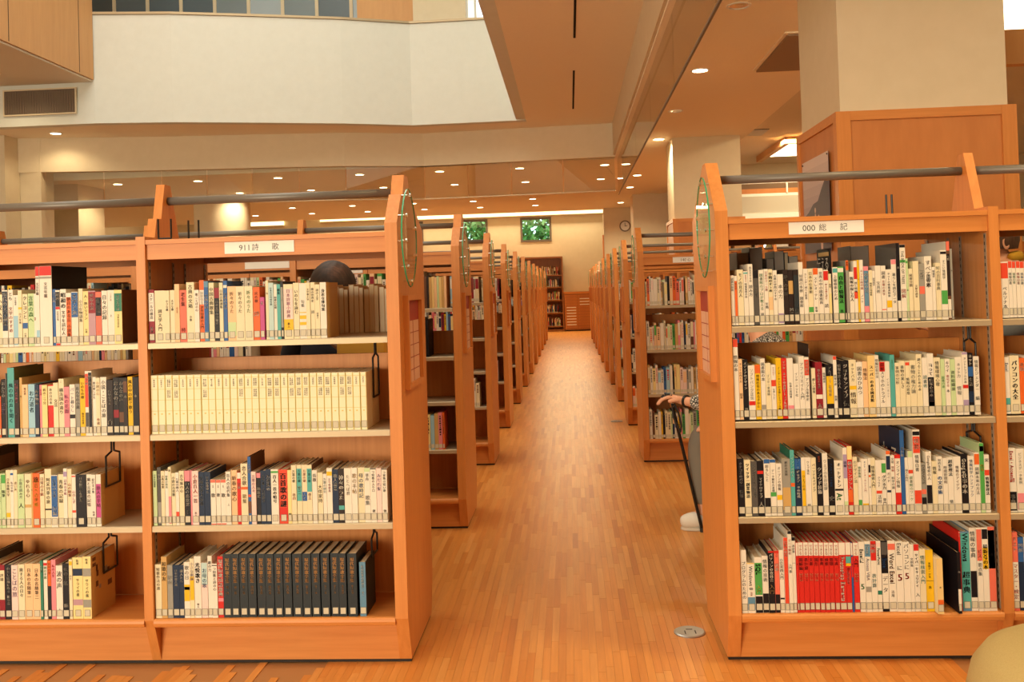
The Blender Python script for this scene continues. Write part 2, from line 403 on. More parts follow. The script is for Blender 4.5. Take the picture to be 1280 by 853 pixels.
for k, (y, on) in enumerate(((.6, True), (2.7, True), (4.83, False), (6.97, False), (9.03, True), (11.1, False), (13.2, True), (17.42, True), (19.5, True), (23.0, True))):  # the last two downlights are added to brighten the wall behind the clock
    downlight(1.35, y, HL, on, '%s downlight on the right low ceiling, %s from the camera' % ('round glowing' if on else 'unlit chrome', ORD[k]), 'downlights over the right bookcases', 55 if k < 3 else 80)
for k, (x, y) in enumerate(((3.6, 2.0), (3.6, 7.0), (3.9, 11.5), (3.9, 16))):
    area('right_room_lamp', (x, y, 3.75), (0, 0, 0), .6, .6, 38, WARM)
downlight(-7.96, 12.2, HB - .031, True, 'glowing downlight in the soffit under the timber box', None, 20)
downlight(-7.88, 13.60, HC, True, 'glowing downlight under the gallery above the left column', None, 16)
# black slot diffusers in the middle ceiling
for y0, y1, l in ((8.2, 9.6, 'nearer black slot air diffuser in the middle ceiling'), (11.05, 13.43, 'farther black slot air diffuser in the middle ceiling')):
    tag(MB().box(-.012, .012, 0, y1 - y0, -.004, -.0005).build('slot_diffuser', SLOTM, None, (.135, y0, HC)), l, 'air vent', 'slot diffusers')
# air grille on the parapet under the timber box
gr = empty('air_grille', (-7.72, 12.94, 4.11), 'grey louvred air grille under the timber box at upper left', 'air vent')
MB().box(-.54, .54, -.012, -.004, 0, .35).build('backing', mat('grille_dark', (.16, .13, .10), .7), gr)
MB().box(-.56, .56, -.03, -.001, -.02, 0).box(-.56, .56, -.03, -.001, .35, .37).box(-.56, -.54, -.03, -.001, 0, .35).box(.54, .56, -.03, -.001, 0, .35).build('frame', PAINT, gr)
lm = MB().box(-.0072, .0072, -.028, -.013, .002, .348).mesh('louvre', mat('louvre_grey', lin((.52, .46, .40)), .5, .3))
for k in range(46): put('louvre', lm, gr, (-.525 + k * .0233, 0, 0))
# ceiling cassette, square vents, ceiling light box
ac = empty('ceiling_cassette', (2.16, 8.45, HL), 'brown grey tilted cassette panel in the low ceiling beside the column', 'air vent')
MB().box(-.28, .28, -.68, .68, -.012, -.001).build('frame', CEIL, ac); MB().box(-.25, .25, -.65, .65, -.03, -.0125).build('panel', mat('cassette', lin((.55, .46, .38)), .6), ac)
av = empty('ceiling_vent', (3.05, 15.4, 3.8), 'square white slatted ceiling vent before the light box', 'air vent')
MB().box(-.3, .3, -.3, .3, -.006, -.001).build('backing', SLOTM, av)
sm = MB().box(-.29, .29, -.018, .018, -.02, -.0065).mesh('slat', PLATE)
for k in range(7): put('slat', sm, av, (0, -.26 + k * .087, 0))
lb = empty('ceiling_light_box', (4.70, 17.3, 3.8), 'large glowing square light box in the right ceiling', 'ceiling light')
MB().box(-.8, .8, -1.2, 1.0, -.03, -.001).build('diffuser', mat('lightbox_glow', (1, .95, .8), .5, emit=(1, .88, .55), estr=3), lb)
MB().box(-.9, .9, -1.3, -1.2, -.12, -.001).box(-.9, -.8, -1.2, 1.1, -.12, -.001).box(.8, .9, -1.2, 1.1, -.12, -.001).build('frame', WOODU, lb)
l2 = empty('ceiling_light_box', (3.1, 6.5, 3.55), 'glowing wood-edged light box at the right frame edge behind the column', 'ceiling light')
MB().box(-.3, 1.0, 0, .05, -.55, -.05).build('diffuser', mat('lightbox_glow2', (1, .95, .8), .5, emit=(1, .9, .6), estr=2.2), l2)
MB().box(-.3, 1.0, -.03, .06, -.80, -.56).build('frame', WOODU, l2)
# ------------------------------------------------------------------ bookcases
F0 = 3.1377; DEP = .557; ROW = 1.7777; XL, XR = -.5952, .5006; BAY = .9; TH = .044; DT = .033
LV4 = (1.1495, .825, .502, .176); LV5 = (1.21, .945, .70, .44, .176)
PROFD = [(.054, .012), (0, .171), (0, 1.528), (DEP, 1.528), (DEP, .171), (.503, .012)]
PROFL = [(.054, .012), (0, .171), (0, 1.546), (.098, 1.655), (.128, 1.655), (.168, 1.733), (.238, 1.733), (.278, 1.655), (.31, 1.655), (DEP, 1.546), (DEP, .171), (.503, .012)]
PROFR = [(.054, .012), (0, .171), (0, 1.546), (.175, 1.733), (.238, 1.733), (DEP, 1.546), (DEP, .171), (.503, .012)]
FIN = [(.100, 1.5165), (.295, 1.5165), (.222, 1.733), (.175, 1.733)]
FINL = [(.078, 1.5165), (.295, 1.5165), (.222, 1.733), (.172, 1.733), (.138, 1.600), (.100, 1.600)]
cache = {}


def shared(key, fn):
    if key not in cache: cache[key] = fn()
    return cache[key]


def glyph_font():
    c = bpy.data.curves.new('lettering', 'FONT'); c.resolution_u = 2
    o = bpy.data.objects.new('lettering', c); COL.objects.link(o)
    return c, o


FC, FO = glyph_font(); GL = {}


def glyphs(s):
    """cached outline faces (verts, faces, width) of a run of characters, one em high"""
    if s in GL: return GL[s]
    FC.body = s; dg = bpy.context.evaluated_depsgraph_get(); dg.update()
    me = bpy.data.meshes.new_from_object(FO.evaluated_get(dg))
    v = [(q.co.x, q.co.y) for q in me.vertices]; f = [tuple(p.vertices) for p in me.polygons]
    bpy.data.meshes.remove(me)
    wd = max([q[0] for q in v] or [.5]) + .04
    GL[s] = (v, f, wd); return GL[s]


def runs(t):
    out = []
    for ch in t:
        a = ord(ch) < 128
        if a and out and out[-1][1]: out[-1][0] += ch
        else: out.append([ch, a])
    return [(r.replace('_', ' '), a and len(r) > 1) for r, a in out]


def vtext(mb, t, x0, x1, zt, zb, y, col, fill=.8, bold=False):
    """vertical line of lettering on a spine facing -y: CJK upright, latin runs turned a quarter"""
    rs = runs(t); wd = x1 - x0
    tot = sum((glyphs(r)[2] if a else 1.04) for r, a in rs)
    s = min(wd * fill, (zt - zb) / tot); s = max(s, .003)
    z = zt; xc = (x0 + x1) / 2; grow = ((0, 0), (s * .05, 0), (-s * .05, 0)) if bold else ((-s * .012, 0), (s * .012, 0))
    if len(rs) == 1 and len(rs[0][0]) == 1 and ord(rs[0][0]) < 128: s = min(wd * 1.5, (zt - zb))
    for r, a in rs:
        v, f, gw = glyphs(r)
        for dx, dz in grow:
            n = len(mb.v)
            if a: mb.v += [(xc + (gy - .36) * s + dx, y, z - gx * s) for gx, gy in v]
            else: mb.v += [(xc + (gx - .5 * (1 if ord(r) > 127 else gw)) * s + dx, y, z - s * .88 + gy * s) for gx, gy in v]
            mb.f += [tuple(n + i for i in q) for q in f]; mb.c += [col] * len(f)
        z -= gw * s if a else s * 1.04


def htext(mb, t, xc, zc, y, size, col, gap=0):
    v, f, wd = glyphs(t); n = len(mb.v)
    mb.v += [(xc + (gx - wd / 2) * size, y, zc + (gy - .37) * size) for gx, gy in v]
    mb.f += [tuple(n + i for i in q) for q in f]; mb.c += [col] * len(f)


def panel_mesh(prof, x0, x1, m=None): return MB().prism(prof, x0, x1).mesh('panel', m or WOOD)


def bookcase(side, row, nbays, levels, label, detail=False, signs=()):
    s = -1 if side == 'L' else 1; X0 = XL if s < 0 else XR
    t = empty('bookcase', (X0, F0 + row * ROW, 0), label, 'bookcase', 'double-sided library bookcases')
    P = lambda key, nm, fn, loc=None: put(nm, shared((side,) + key, fn), t, loc)
    P(('end',), 'end_panel', lambda: panel_mesh(PROFL if s < 0 else PROFR, 0, s * TH))
    P(('plinth', nbays), 'plinth', lambda: MB().box(s * .004, s * (.02 + nbays * BAY), .060, .497, 0, .0115).mesh('plinth', DARK))
    for k in range(1, nbays + 1):
        xd = s * (TH / 2 + k * BAY)
        P(('div',), 'divider_panel', lambda: panel_mesh(PROFD, -DT / 2, DT / 2), (xd, 0, 0))
        P(('fin',), 'ridge_bracket', lambda: panel_mesh(FINL if s < 0 else FIN, -.016, .016), (xd - s * .0, 0, 0))
    for k in range(nbays):
        a = (TH + .0006) if k == 0 else (TH / 2 + k * BAY + DT / 2 + .0006); b = TH / 2 + (k + 1) * BAY - DT / 2 - .0006
        x0, x1 = sorted((s * a, s * b)); key = (round(b - a, 4), k == 0)
        loc = ((x0 + x1) / 2, 0, 0); h = (x1 - x0) / 2
        P(('top',) + key, 'top_board', lambda: MB().box(-h, h, .002, DEP - .002, 1.500, 1.516).mesh('top_board', WOODH), loc)
        P(('rail',) + key, 'rail', lambda: MB().box(-h, h, .010, .032, 1.446, 1.4998).mesh('rail', WOODH), loc)
        P(('rail2',) + key, 'rail', lambda: MB().box(-h, h, DEP - .032, DEP - .010, 1.446, 1.4998).mesh('rail', WOODH), loc)
        P(('back',) + key, 'back_panel', lambda: MB().box(-h, h, .268, .288, .1765, 1.075).mesh('back_panel', WOOD), loc)
        P(('kick',) + key, 'kick_board', lambda: MB().box(-h, h, .054, .074, .012, .1445).mesh('kick_board', WOODH), loc)
        P(('base',) + key, 'base_shelf', lambda: MB().prism([(0, .148), (.268, .146), (.268, .176), (.006, .176), (.001, .1745), (-.003, .170), (-.005, .162), (-.003, .153)], -h, h).mesh('base_shelf', WOODH), loc)
        for q, z in enumerate(levels[:-1]):
            yb = DEP - .006 if q == 0 else .266
            P(('shelf', q == 0) + key, 'shelf', lambda: MB().prism([(.003, -.021), (yb, -.021), (yb, 0), (.006, 0), (.003, -.003)], -h + .001, h - .001).mesh('shelf', METAL), (loc[0], 0, z))
        xa = TH / 2 + k * BAY + (0 if k else -.0)
        r0, r1 = sorted((s * (a + .0005 - (.0 if k == 0 else DT / 2 - .0165)), s * (b - .0005 + DT / 2 - .0165)))
        P(('rod',) + key, 'handrail', lambda: MB().tube((r0 - loc[0], .199, 1.672), (r1 - loc[0], .199, 1.672), .0155, 16).mesh('handrail', RAILM), loc)
        cache[(side, 'rod') + key].polygons.foreach_set('use_smooth', [len(p.vertices) == 4 for p in cache[(side, 'rod') + key].polygons])
        if detail:
            far_face = x0 if s < 0 else x1
            for side_x, d in ((x0, 1), (x1, -1)):
                for y in (.03, .225, .33, .525):
                    key2 = ('std', d, y > .27)
                    def mk(d=d, z0=.18 if y < .27 else 1.151):
                        m_ = MB(); m_.box(0, d * .002, -.008, .008, z0, 1.44, (.33, .25, .18))
                        z = z0 + .02
                        while z < 1.43:
                            m_.box(d * .002, d * .0026, -.0025, .0025, z, z + .011, (.012, .01, .008)); z += .024
                        return m_.mesh('shelf_standard', PRINT)
                    P(key2, 'shelf_standard', mk, (side_x, y, 0))
    # notice frame and leaf-shaped glass plaque on the aisle side of the end panel
    o = -s                                             # outward direction along x
    nf = P(('nf',), 'notice_frame', lambda: MB().box(0, o * .02, .072, .092, .955, 1.29).box(0, o * .02, .362, .382, .955, 1.29).box(0, o * .02, .0921, .3619, .955, .972).box(0, o * .02, .0921, .3619, 1.272, 1.29).mesh('notice_frame', WOOD))
    bd = put('notice_board', shared((side, 'nb'), lambda: MB().box(0, o * .006, .0922, .3618, .9722, 1.2718, hexl('a23a2e')).mesh('notice_board', PRINT)), nf)
    if row < 5:
        cm = shared((side, 'card'), lambda: MB().box(0, o * .001, -.058, .058, -.021, .021, hexl('e0b090')).mesh('card', PRINT))
        for r_ in range(5):
            for c_ in range(2): put('card', cm, nf, (o * .0062, .162 + c_ * .13, 1.175 - r_ * .0455))

    def leaf(e, x0, x1):
        m_ = MB(); pts = []
        for i in range(24):
            a = 2 * math.pi * i / 24; yy = math.copysign(abs(math.sin(a)) ** 1.25, math.sin(a)); zz = math.cos(a)
            pts.append((.105 + yy * (.150 + e), 1.497 + zz * (.178 + e)))
        return m_, pts
    def lf():
        m_, p = leaf(0, 0, 0); m_.prism(p, o * .022, o * .027); me = m_.mesh('glass_plaque', GLASSG); me.materials.append(GEDGE)
        for i, pl in enumerate(me.polygons): pl.material_index = 0 if len(pl.vertices) > 4 else 1
        return me
    gp_ = P(('leaf',), 'glass_plaque', lf)
    so = shared((side, 'so'), lambda: MB().tube((0, 0, 0), (o * .0215, 0, 0), .004, 10).tube((o * .0275, 0, 0), (o * .034, 0, 0), .0075, 10).mesh('standoff', CHROME))
    if row < 8:
        for y, z in ((.105, 1.650), (.03, 1.572), (.012, 1.482), (.04, 1.392), (.105, 1.342), (.212, 1.537), (.205, 1.437)): put('standoff', so, gp_, (0, y, z))
    for (bx, txt) in signs:
        sg = put('section_sign', shared(('sign',), lambda: MB().box(-.125, .125, -.0025, -.0004, -.0205, .0205).mesh('section_sign', PLATE)), t, (bx - X0, .010, 1.4735 + .004))
        if txt:
            m_ = MB()
            for ch, dx in txt: htext(m_, ch, dx, 0, -.0028, .026 if len(ch) == 1 else .029, (.03, .028, .025))
            m_.build('sign_lettering', PRINT, sg)
    return t


bookcase('L', 0, 3, LV4, 'nearest left wooden bookcase, its rail signed 911, facing the camera', True, [(-1.089, (('911', -.054), ('詩', -.014), ('歌', .058)))])
bookcase('R', 0, 3, LV4, 'nearest right wooden bookcase, its rail signed 000, facing the camera', True, [(.875, (('000', -.058), ('総', -.012), ('記', .058)))])
for k in range(1, 12):
    bookcase('L', k, 4, LV5, 'wooden bookcase left of the aisle, %s row back from the one signed 911' % ORD[k], False, [(-1.663, ())] if k < 4 else ())
    if k == 1: continue
    nb = 1 if k in (6, 10) else 3
    bookcase('R', k, nb, LV4, 'wooden bookcase right of the aisle, %s row back from the one signed 000' % ORD[k - 1], False, [(.882, (('140', -.05), ('心', -.008), ('理', .052)))] if k == 2 else ())

# ------------------------------------------------------------------ books
CD = {'w': 'e6dfd0', 'c': 'e4d8b4', 'Y': 'ead794', 'A': 'efe7c4', 'y': 'e6b91e', 'o': 'e0662a', 'r': 'cf2a22', 'f': 'dc4a30', 'R': '8e1f2c', 'p': 'e58a94', 'P': 'e9cfc6',
      'm': 'c0508c', 'n': '1d2f4a', 'N': '2b3338', 'b': '2e5f9e', 'B': '5f8ba8', 'l': '9cc6d8', 'L': 'b9d2cf', 't': '59a8a4', 'T': '2f7a62', 'q': '55aaa4', 'g': '4fa24e', 'G': 'c2d8a4',
      'k': '17141a', 'K': '2c201e', 'e': '97948a', 'E': '55524f', 'd': '6b4630', 's': 'e4705a', 'v': 'a692b4', 'V': 'b9929c', 'h': 'ecc294', 'a': 'c9a263', 'O': '6f7048', 'Q': 'e8c987', 'Z': 'd59b5c', 'H': 'cf2a22'}
CN = {'w': 'white', 'c': 'cream', 'Y': 'pale yellow', 'y': 'bright yellow', 'o': 'orange', 'r': 'red', 'f': 'red', 'R': 'dark red', 'p': 'pink', 'P': 'pale pink', 'm': 'magenta', 'n': 'navy', 'N': 'slate',
      'b': 'blue', 'B': 'grey-blue', 'l': 'light blue', 'L': 'pale blue', 't': 'turquoise', 'T': 'green', 'q': 'teal', 'g': 'green', 'G': 'pale green', 'k': 'black', 'K': 'brown-black', 'e': 'grey', 'E': 'dark grey',
      'd': 'brown', 's': 'coral', 'v': 'lavender', 'V': 'mauve', 'h': 'peach', 'a': 'tan', 'O': 'olive', 'Q': 'buff', 'Z': 'gold'}
CL = {k: hexl(v) for k, v in CD.items()}
BOOKS = {
'far1': (1.1495, '''
-2096.5 16.8 200 w t:文学の森:k
-2079.7 16.8 194 c t:日本文学史:k
-2062.9 25.2 189 c t:小説入門:k
-2037.6 21.0 204 w b:n:02:72 t:現代の文学論集:w:03:70
-2016.6 18.9 205 w t:とも:k:04:28 t:文学のすすめ:r:30:80
-1997.8 18.9 185 w b:l:40:97 t:文の読書:k:04:20
-1978.9 15.5 202 c b:y:30:34 t:小さな本:d:40:60
-1963.4 20.1 188 c t:クレヨンと:k:04:52 b:b:55:66 t:小説:k:74:82
-1943.3 23.0 189 G t:言葉の森へ:g:04:62
-1920.3 8.4 188 w t:物語:r:45:58
-1911.9 14.6 285 w b:r:00:12 b:e:13:16 b:l:80:97 t:文芸年鑑:d:20:40 d:225
-1897.3 45.9 286 w b:r:00:12 b:e:13:16 k:k kb:w d:240 t:文芸年鑑:d:20:40
-1851.4 12.5 202 b t:文学案内:w:05:30
-1838.9 16.7 198 w b:k:03:30 b:r:30:35 b:r:96:100 t:昭和:w:05:26 t:作家の肖像:k:38:55
-1822.2 22.9 201 w t:昭和の:k:06:36:b t:文学を読む人:k:38:82
-1799.3 18.7 187 w b:o:08:88 t:朝日のある丘:k:08:56 t:小説集:k:60:88
-1780.6 24.9 190 w b:b:01:48 t:文学と旅:w:04:44 t:の:k:05:09
-1755.6 16.6 201 c t:小さな物語集:e:20:80
-1739.0 20.8 191 Y t:人・熱いリラン:k:06:54 t:小説:k:70:78
-1718.2 27.0 192 V b:R:02:42 t:愛の小説:w:05:36
-1691.3 21.5 187 s b:k:10:46 t:作家論:e:12:40 t:二:k:74:78
-1669.7 21.9 191 w t:日々の記録:k:08:55
-1647.8 24.8 192 w t:ことばと詩:e:05:20 t:上:k:45:50
-1623.0 28.9 192 Y b:T:06:40 t:現代文学論:w:09:38 t:日本の文学史:k:45:70 k:d d:175
'''),
'far2': (0.825, '''
-2103.6 16.0 185 w t:世界の街:k
-2087.6 15.5 193 c t:青い海:b
-2072.1 11.3 189 w t:旅の本:k
-2060.7 10.9 148 o t:旅:w
-2049.8 17.6 208 k t:おんなの:w:04:34 t:評論集:v:40:80
-2032.2 5.4 230 E t:小説:w
-2026.7 26.0 249 t k:O d:185 t:風の中の声を聞く:n:22:80
-2000.8 18.8 205 K t:暗闘と夜の物語:p:06:40 t:作者:e:58:66
-1981.9 10.5 213 a d:180
-1971.5 22.2 188 h t:風の書:k:06:20
-1949.3 25.1 188 l t:お力道者:k:12:54
-1924.3 16.7 187 n t:海の物語:w:10:60
-1907.6 10.4 185 p t:花の道:r
-1897.1 20.4 184 Y t:机の二つ分:d:06:38
-1876.7 22.1 184 r b:c:02:40 t:あの日の本:k:06:38
-1854.6 18.7 191 c t:文芸:k:30:45
-1835.9 20.0 205 c t:こ:k:03:07 t:横浜国の道り:k:16:62
-1815.9 20.8 176 p t:私の花園:m:15:60
-1795.2 20.8 184 w t:パート暮らし:v:06:54 b:k:58:66
-1774.4 16.6 185 e t:おんなの小説:k:05:56
-1757.8 19.5 205 y t:いのちの樹:k:06:36 t:物語の作者:k:60:80
-1738.3 13.3 230 w b:f:04:56 b:E:64:86 t:地平線:w:08:50
-1725.1 13.7 230 w b:k:02:90 t:野生の人:w:06:30
-1711.4 13.2 208 w t:書の愛しかた:d:08:60
-1698.2 15.7 205 c t:小説の心:h:06:50 t:作者:r:70:82
-1682.4 22.7 207 w t:小説・ことばの旅:k:05:70
-1659.7 24.8 196 K t:白いなまえ:w:18:45 t:白:w:72:82
-1634.9 20.6 204 k t:おんなの手:w:06:52 b:R:56:70
-1614.3 17.7 203 k t:おんなの声:w:06:52 b:d:60:78
-1596.6 15.2 203 K b:d:06:26
-1581.3 18.5 206 y t:風の中の庭で歌う:k:05:80
-1562.8 22.6 204 k
'''),
'far3': (0.502, '''
-2116.8 21.0 278 c k:K kp d:170 t:日記:k
-2095.8 14.7 196 w t:紀行文:k
-2081.1 25.1 193 G t:随筆の旅:g
-2056.0 16.7 194 G b:g:02:18 t:随筆:k:30:44 t:上:k:80:84
-2039.3 16.7 206 c t:日本書簡文学:k:14:46 b:y:74:82
-2022.5 12.5 206 w t:私の手帖:e:20:50 b:b:05:09
-2010.0 14.6 206 c t:遠い声:h:20:60
-1995.4 25.1 191 G t:小説の読み方:e:08:46 t:人:k:54:64
-1970.3 25.0 191 c t:ゆれる心:d:10:44 b:a:57:63
-1945.3 7.1 194 a
-1938.2 26.2 193 o t:明日への手紙:y:10:62 t:旅:k:06:22
-1911.9 16.7 190 c t:日常の手紙:r:06:48
-1895.3 25.0 207 c t:阿呆列車の旅:k:15:60 b:k:68:71
-1870.3 24.1 185 w b:b:01:80 t:白鳥の文学:w:08:44 t:短編:w:60:78
-1846.2 21.6 187 c t:青春の記録:k:10:55
-1824.6 14.5 208 w b:v:05:14 t:日本の手紙:p:18:54
-1810.1 15.8 206 c t:山の随筆:r:24:55
-1794.4 15.3 186 w b:f:02:05 b:f:68:73 t:心のしず:r:30:56
-1779.0 37.3 185 k t:日本随筆名作選集:w:04:52 L
-1741.8 18.6 185 w t:風と言葉の記憶:d:06:62
-1723.2 16.5 184 w t:紀行文の集:k:07:36 t:作者:k:70:80
-1706.6 18.6 184 w b:m:18:86 t:旅人の手帖:d:22:80 k:a d:170
'''),
'far4': (0.176, '''
-2121.7 16.8 227 c k:E d:200 t:文庫:k
-2105.0 14.7 200 w t:全集:k
-2090.3 18.8 198 h t:日記文学:r
-2071.5 20.9 194 R b:c:10:64 t:評論:d:16:30
-2050.6 25.9 194 k t:わたしは風になる:w:04:52 t:随筆集:w:56:74
-2024.7 24.2 193 P t:ことばの旅:v:06:60
-2000.5 25.0 195 c t:旅する人の日々:k:06:60
-1975.5 29.2 197 h t:日本の名随筆一:k:08:64 L
-1946.3 28.3 196 h t:日本の名随筆二:k:08:64 L
-1918.0 11.2 208 T t:心の書:w
-1906.8 14.5 208 w t:朝の手紙:g:10:50 b:r:04:09
-1892.3 13.7 208 k b:o:00:44 t:日々の手:k:04:40
-1878.6 17.4 210 p t:私の人生:r:08:30
-1861.1 24.9 189 w t:波の声:k:10:70 t:人:k:80:84
-1836.3 24.9 197 k t:夜の手紙:e:06:40 t:随:w:72:80
-1811.4 12.4 211 c b:y:03:10 t:小さ:n:26:36
-1799.0 37.2 217 Y b:n:18:30 b:V:68:78 t:街並:k:03:12 t:サライの書:k:34:64
-1761.8 31.0 220 Y b:e:19:32 b:e:69:82 t:街並:k:03:12 t:サライの書:n:36:66 k:a kq d:170
'''),
'911-1': (1.1495, '''
-1497.2 21.6 189 R b:w:06:60 t:スケールの構造:k:08:56 t:新書:w:70:82
-1475.6 37.8 185 c t:詞文学入門:k:36:78
-1437.8 17.9 184 c t:小さな歌:k:18:40
-1419.8 17.9 185 c t:大きな歌:k:18:40
-1401.9 17.9 206 h t:歌の道:a:40:50
-1383.9 25.1 184 s t:老生集:k:04:32 t:柿本:R:72:92
-1358.8 28.7 211 c t:古典の文箱:k:04:44 t:小事:k:56:66
-1330.1 17.9 183 w t:歌ことばの心:d:06:42
-1312.2 17.9 217 o b:w:16:40 t:短歌作法:w:18:40 t:実作短歌の入門:d:42:80
-1294.3 16.1 213 B b:b:10:84 t:詩歌の道:w:22:60
-1278.2 19.6 207 c t:中国古典歌集:k:08:56
-1258.6 19.6 189 k b:R:00:20 t:日本文学の詩歌史:w:24:70
-1238.9 14.3 206 c t:日本古典選集:k:12:66
-1224.7 15.0 212 b b:w:07:12 t:詩歌の世界:w:20:70
-1209.7 30.7 192 h t:折々のうた:d:10:50 b:G:66:92
-1179.1 30.9 191 c t:折々のうた:d:10:50
-1148.1 30.3 191 c t:折々のうた:g:08:50
-1117.8 24.8 186 o t:火の歌:d:08:30 t:詩:w:45:60
-1093.0 16.0 150 m t:花:w:10:24
-1072.4 10.6 208 c t:句:d:20:30
-1061.8 18.4 200 L t:日本の近代俳句論:n:08:40
-1043.3 11.7 194 w t:短歌の記憶:k:22:46
-1031.7 13.8 194 q t:歌集:k:08:24
-1017.9 10.0 204 k b:e:10:80
-1008.0 34.6 193 c b:P:08:64 b:y:64:84 t:日本詩歌小辞典:m:09:62 t:歌人:k:70:80
-973.4 21.2 197 c t:いのちを詠む:k:12:56
-952.2 25.4 195 w t:句集:e:30:44 b:y:52:54 b:y:58:65 b:y:70:76
-926.7 14.8 196 c t:文学歌人伝:k:10:32
-912.0 16.2 197 c t:歌の世界史:k:10:36 t:詩:e:50:64
-895.7 18.3 189 c t:詩の上手:k:08:30 t:詩歌人:k:52:64
-877.5 22.9 196 w t:身近な俳句集:k:12:52:b k:a d:165
'''),
'911-2': (0.825, '''
-1497.2 26.1 208 A0 d:205
-1471.1 26.5 208 A1 d:205
-1444.5 26.1 208 A2 d:205
-1418.4 26.4 207 A3 d:205
-1392.0 26.4 207 A4 d:205
-1365.5 26.0 207 A5 d:205
-1339.5 26.3 207 A6 d:205
-1313.1 26.0 206 A7 d:205
-1287.1 26.3 206 A8 d:205
-1260.8 26.3 206 A9 d:205
-1234.5 25.9 206 A10 d:205
-1208.5 26.2 205 A11 d:205
-1182.3 25.8 205 A12 d:205
-1156.5 26.2 205 A13 d:205
-1130.3 26.1 205 A14 d:205
-1104.1 25.7 204 A15 d:205
-1078.3 26.1 204 A16 d:205
-1052.2 25.7 204 A17 d:205
-1026.6 26.0 204 A18 d:205
-1000.4 26.0 203 A19 d:205
-974.5 25.6 203 A20 d:205
-948.9 25.9 203 A21 d:205
-922.8 25.5 203 A22 d:205
-897.3 25.9 203 A23 d:205
-871.3 25.5 202 A24 d:205
-845.8 25.8 202 A25 d:205
-819.9 25.8 202 A26 d:205
-794.1 25.4 202 A27 d:205
-768.7 25.7 201 A28 d:205
-742.9 21.6 201 A29 d:205
'''),
'911-3': (0.502, '''
-1497.2 15.0 193 G t:日本の短歌集:k:06:30
-1482.2 14.3 205 E b:e:60:97 t:歌人:w:10:40
-1467.9 14.3 192 c t:古典の短歌:d:08:32
-1453.6 12.8 192 w t:短歌の技法:g:08:32
-1440.8 11.4 206 c b:p:50:97 t:歌:k:04:08
-1429.5 15.0 184 c t:小倉の百首歌:k:06:54
-1414.5 12.8 186 w b:f:74:86 t:万葉の歌人:k:10:60
-1401.8 18.5 191 c t:古今集の心:d:06:40
-1383.3 21.3 192 k b:p:00:20 t:百人の恋歌選:w:20:66 t:歌人:e:72:82
-1361.9 6.1 192 p
-1355.9 24.1 190 P t:小倉百人一首:r:06:60 t:歌人:k:76:84
-1331.8 21.2 186 n t:古典文学大系集:e:08:64
-1310.5 22.3 186 n t:日本の歌論:w:08:34 t:集:w:36:40
-1288.2 19.1 159 w b:s:00:07 b:s:97:100 t:古典:k:12:18 t:歌:k:30:60
-1269.1 16.9 158 w b:s:00:07 b:s:97:100 t:古典:k:12:18 t:歌:k:30:60
-1252.1 19.4 158 w b:s:00:07 b:s:97:100 t:古典:k:12:18 t:歌:k:30:60
-1232.7 18.7 186 w t:百人の近代集:k:04:48 t:上:k:60:65
-1214.0 21.8 190 h t:新春の歌心:d:10:70
-1192.1 14.1 182 r b:w:00:12 t:古歌:w:20:50
-1178.0 25.4 213 c b:o:38:43 t:恋人合歌:d:04:36 t:歌集:a:50:66
-1152.7 11.6 237 b b:f:56:60 b:d:66:84 k:d t:古代歌集:w:10:50
-1141.1 17.6 184 P t:万葉の人々:m:06:40
-1123.5 15.9 179 k b:p:00:10 t:和歌史:w:28:50
-1107.6 19.3 187 n t:古今集・古代新注:e:08:60
-1088.4 18.6 192 n t:万葉集の:w:10:40
-1069.8 27.0 191 w b:g:03:07 t:百人一首の暗号:k:10:62:b
-1042.7 31.5 189 f t:百首歌の謎:K:06:70:b b:r:70:90
-1011.2 14.0 187 Y t:歌:k:80:90
-997.2 18.5 204 c t:万葉の歌:k:08:30 t:巻四:r:48:60
-978.7 18.9 204 c b:q:06:62 t:万葉の歌:k:08:30 t:巻二:w:36:58
-959.8 18.5 204 c b:b:46:62 t:万葉の歌:r:08:30 t:人と:w:48:60
-941.3 18.5 204 c b:q:06:46 t:万葉の歌:k:08:30 t:巻五:r:48:60 k:d
-922.8 18.1 185 w t:長歌:k:06:24
-904.7 19.2 176 c t:大伴家持:k:24:66
-885.5 13.9 171 w t:万葉の研究:q:08:46
-871.6 19.9 191 w b:y:06:14 t:古今秀歌集:p:18:44
-851.8 21.9 186 n t:歌人論叢:w:08:40
-830.0 20.8 189 K t:神々のうた:w:12:66:b b:q:68:76
-809.1 26.0 190 w t:たとへば君:e:12:50
-783.1 21.5 191 w t:歌の手帖:a:10:60
-761.5 23.6 191 c t:母の歌時記:b:10:56
-738.0 21.4 189 w b:G:00:07 t:草舟:k:10:24 t:歌集:e:50:70
-716.6 21.8 188 w t:つ短歌の入り口:k:04:44 b:k:00:02 t:歌:k:76:82
-694.8 18.3 188 P t:みだれ髪:v:10:50
-676.5 19.7 186 w t:つ家集の短い歌:k:04:44 b:k:00:02 t:歌:k:76:82
'''),
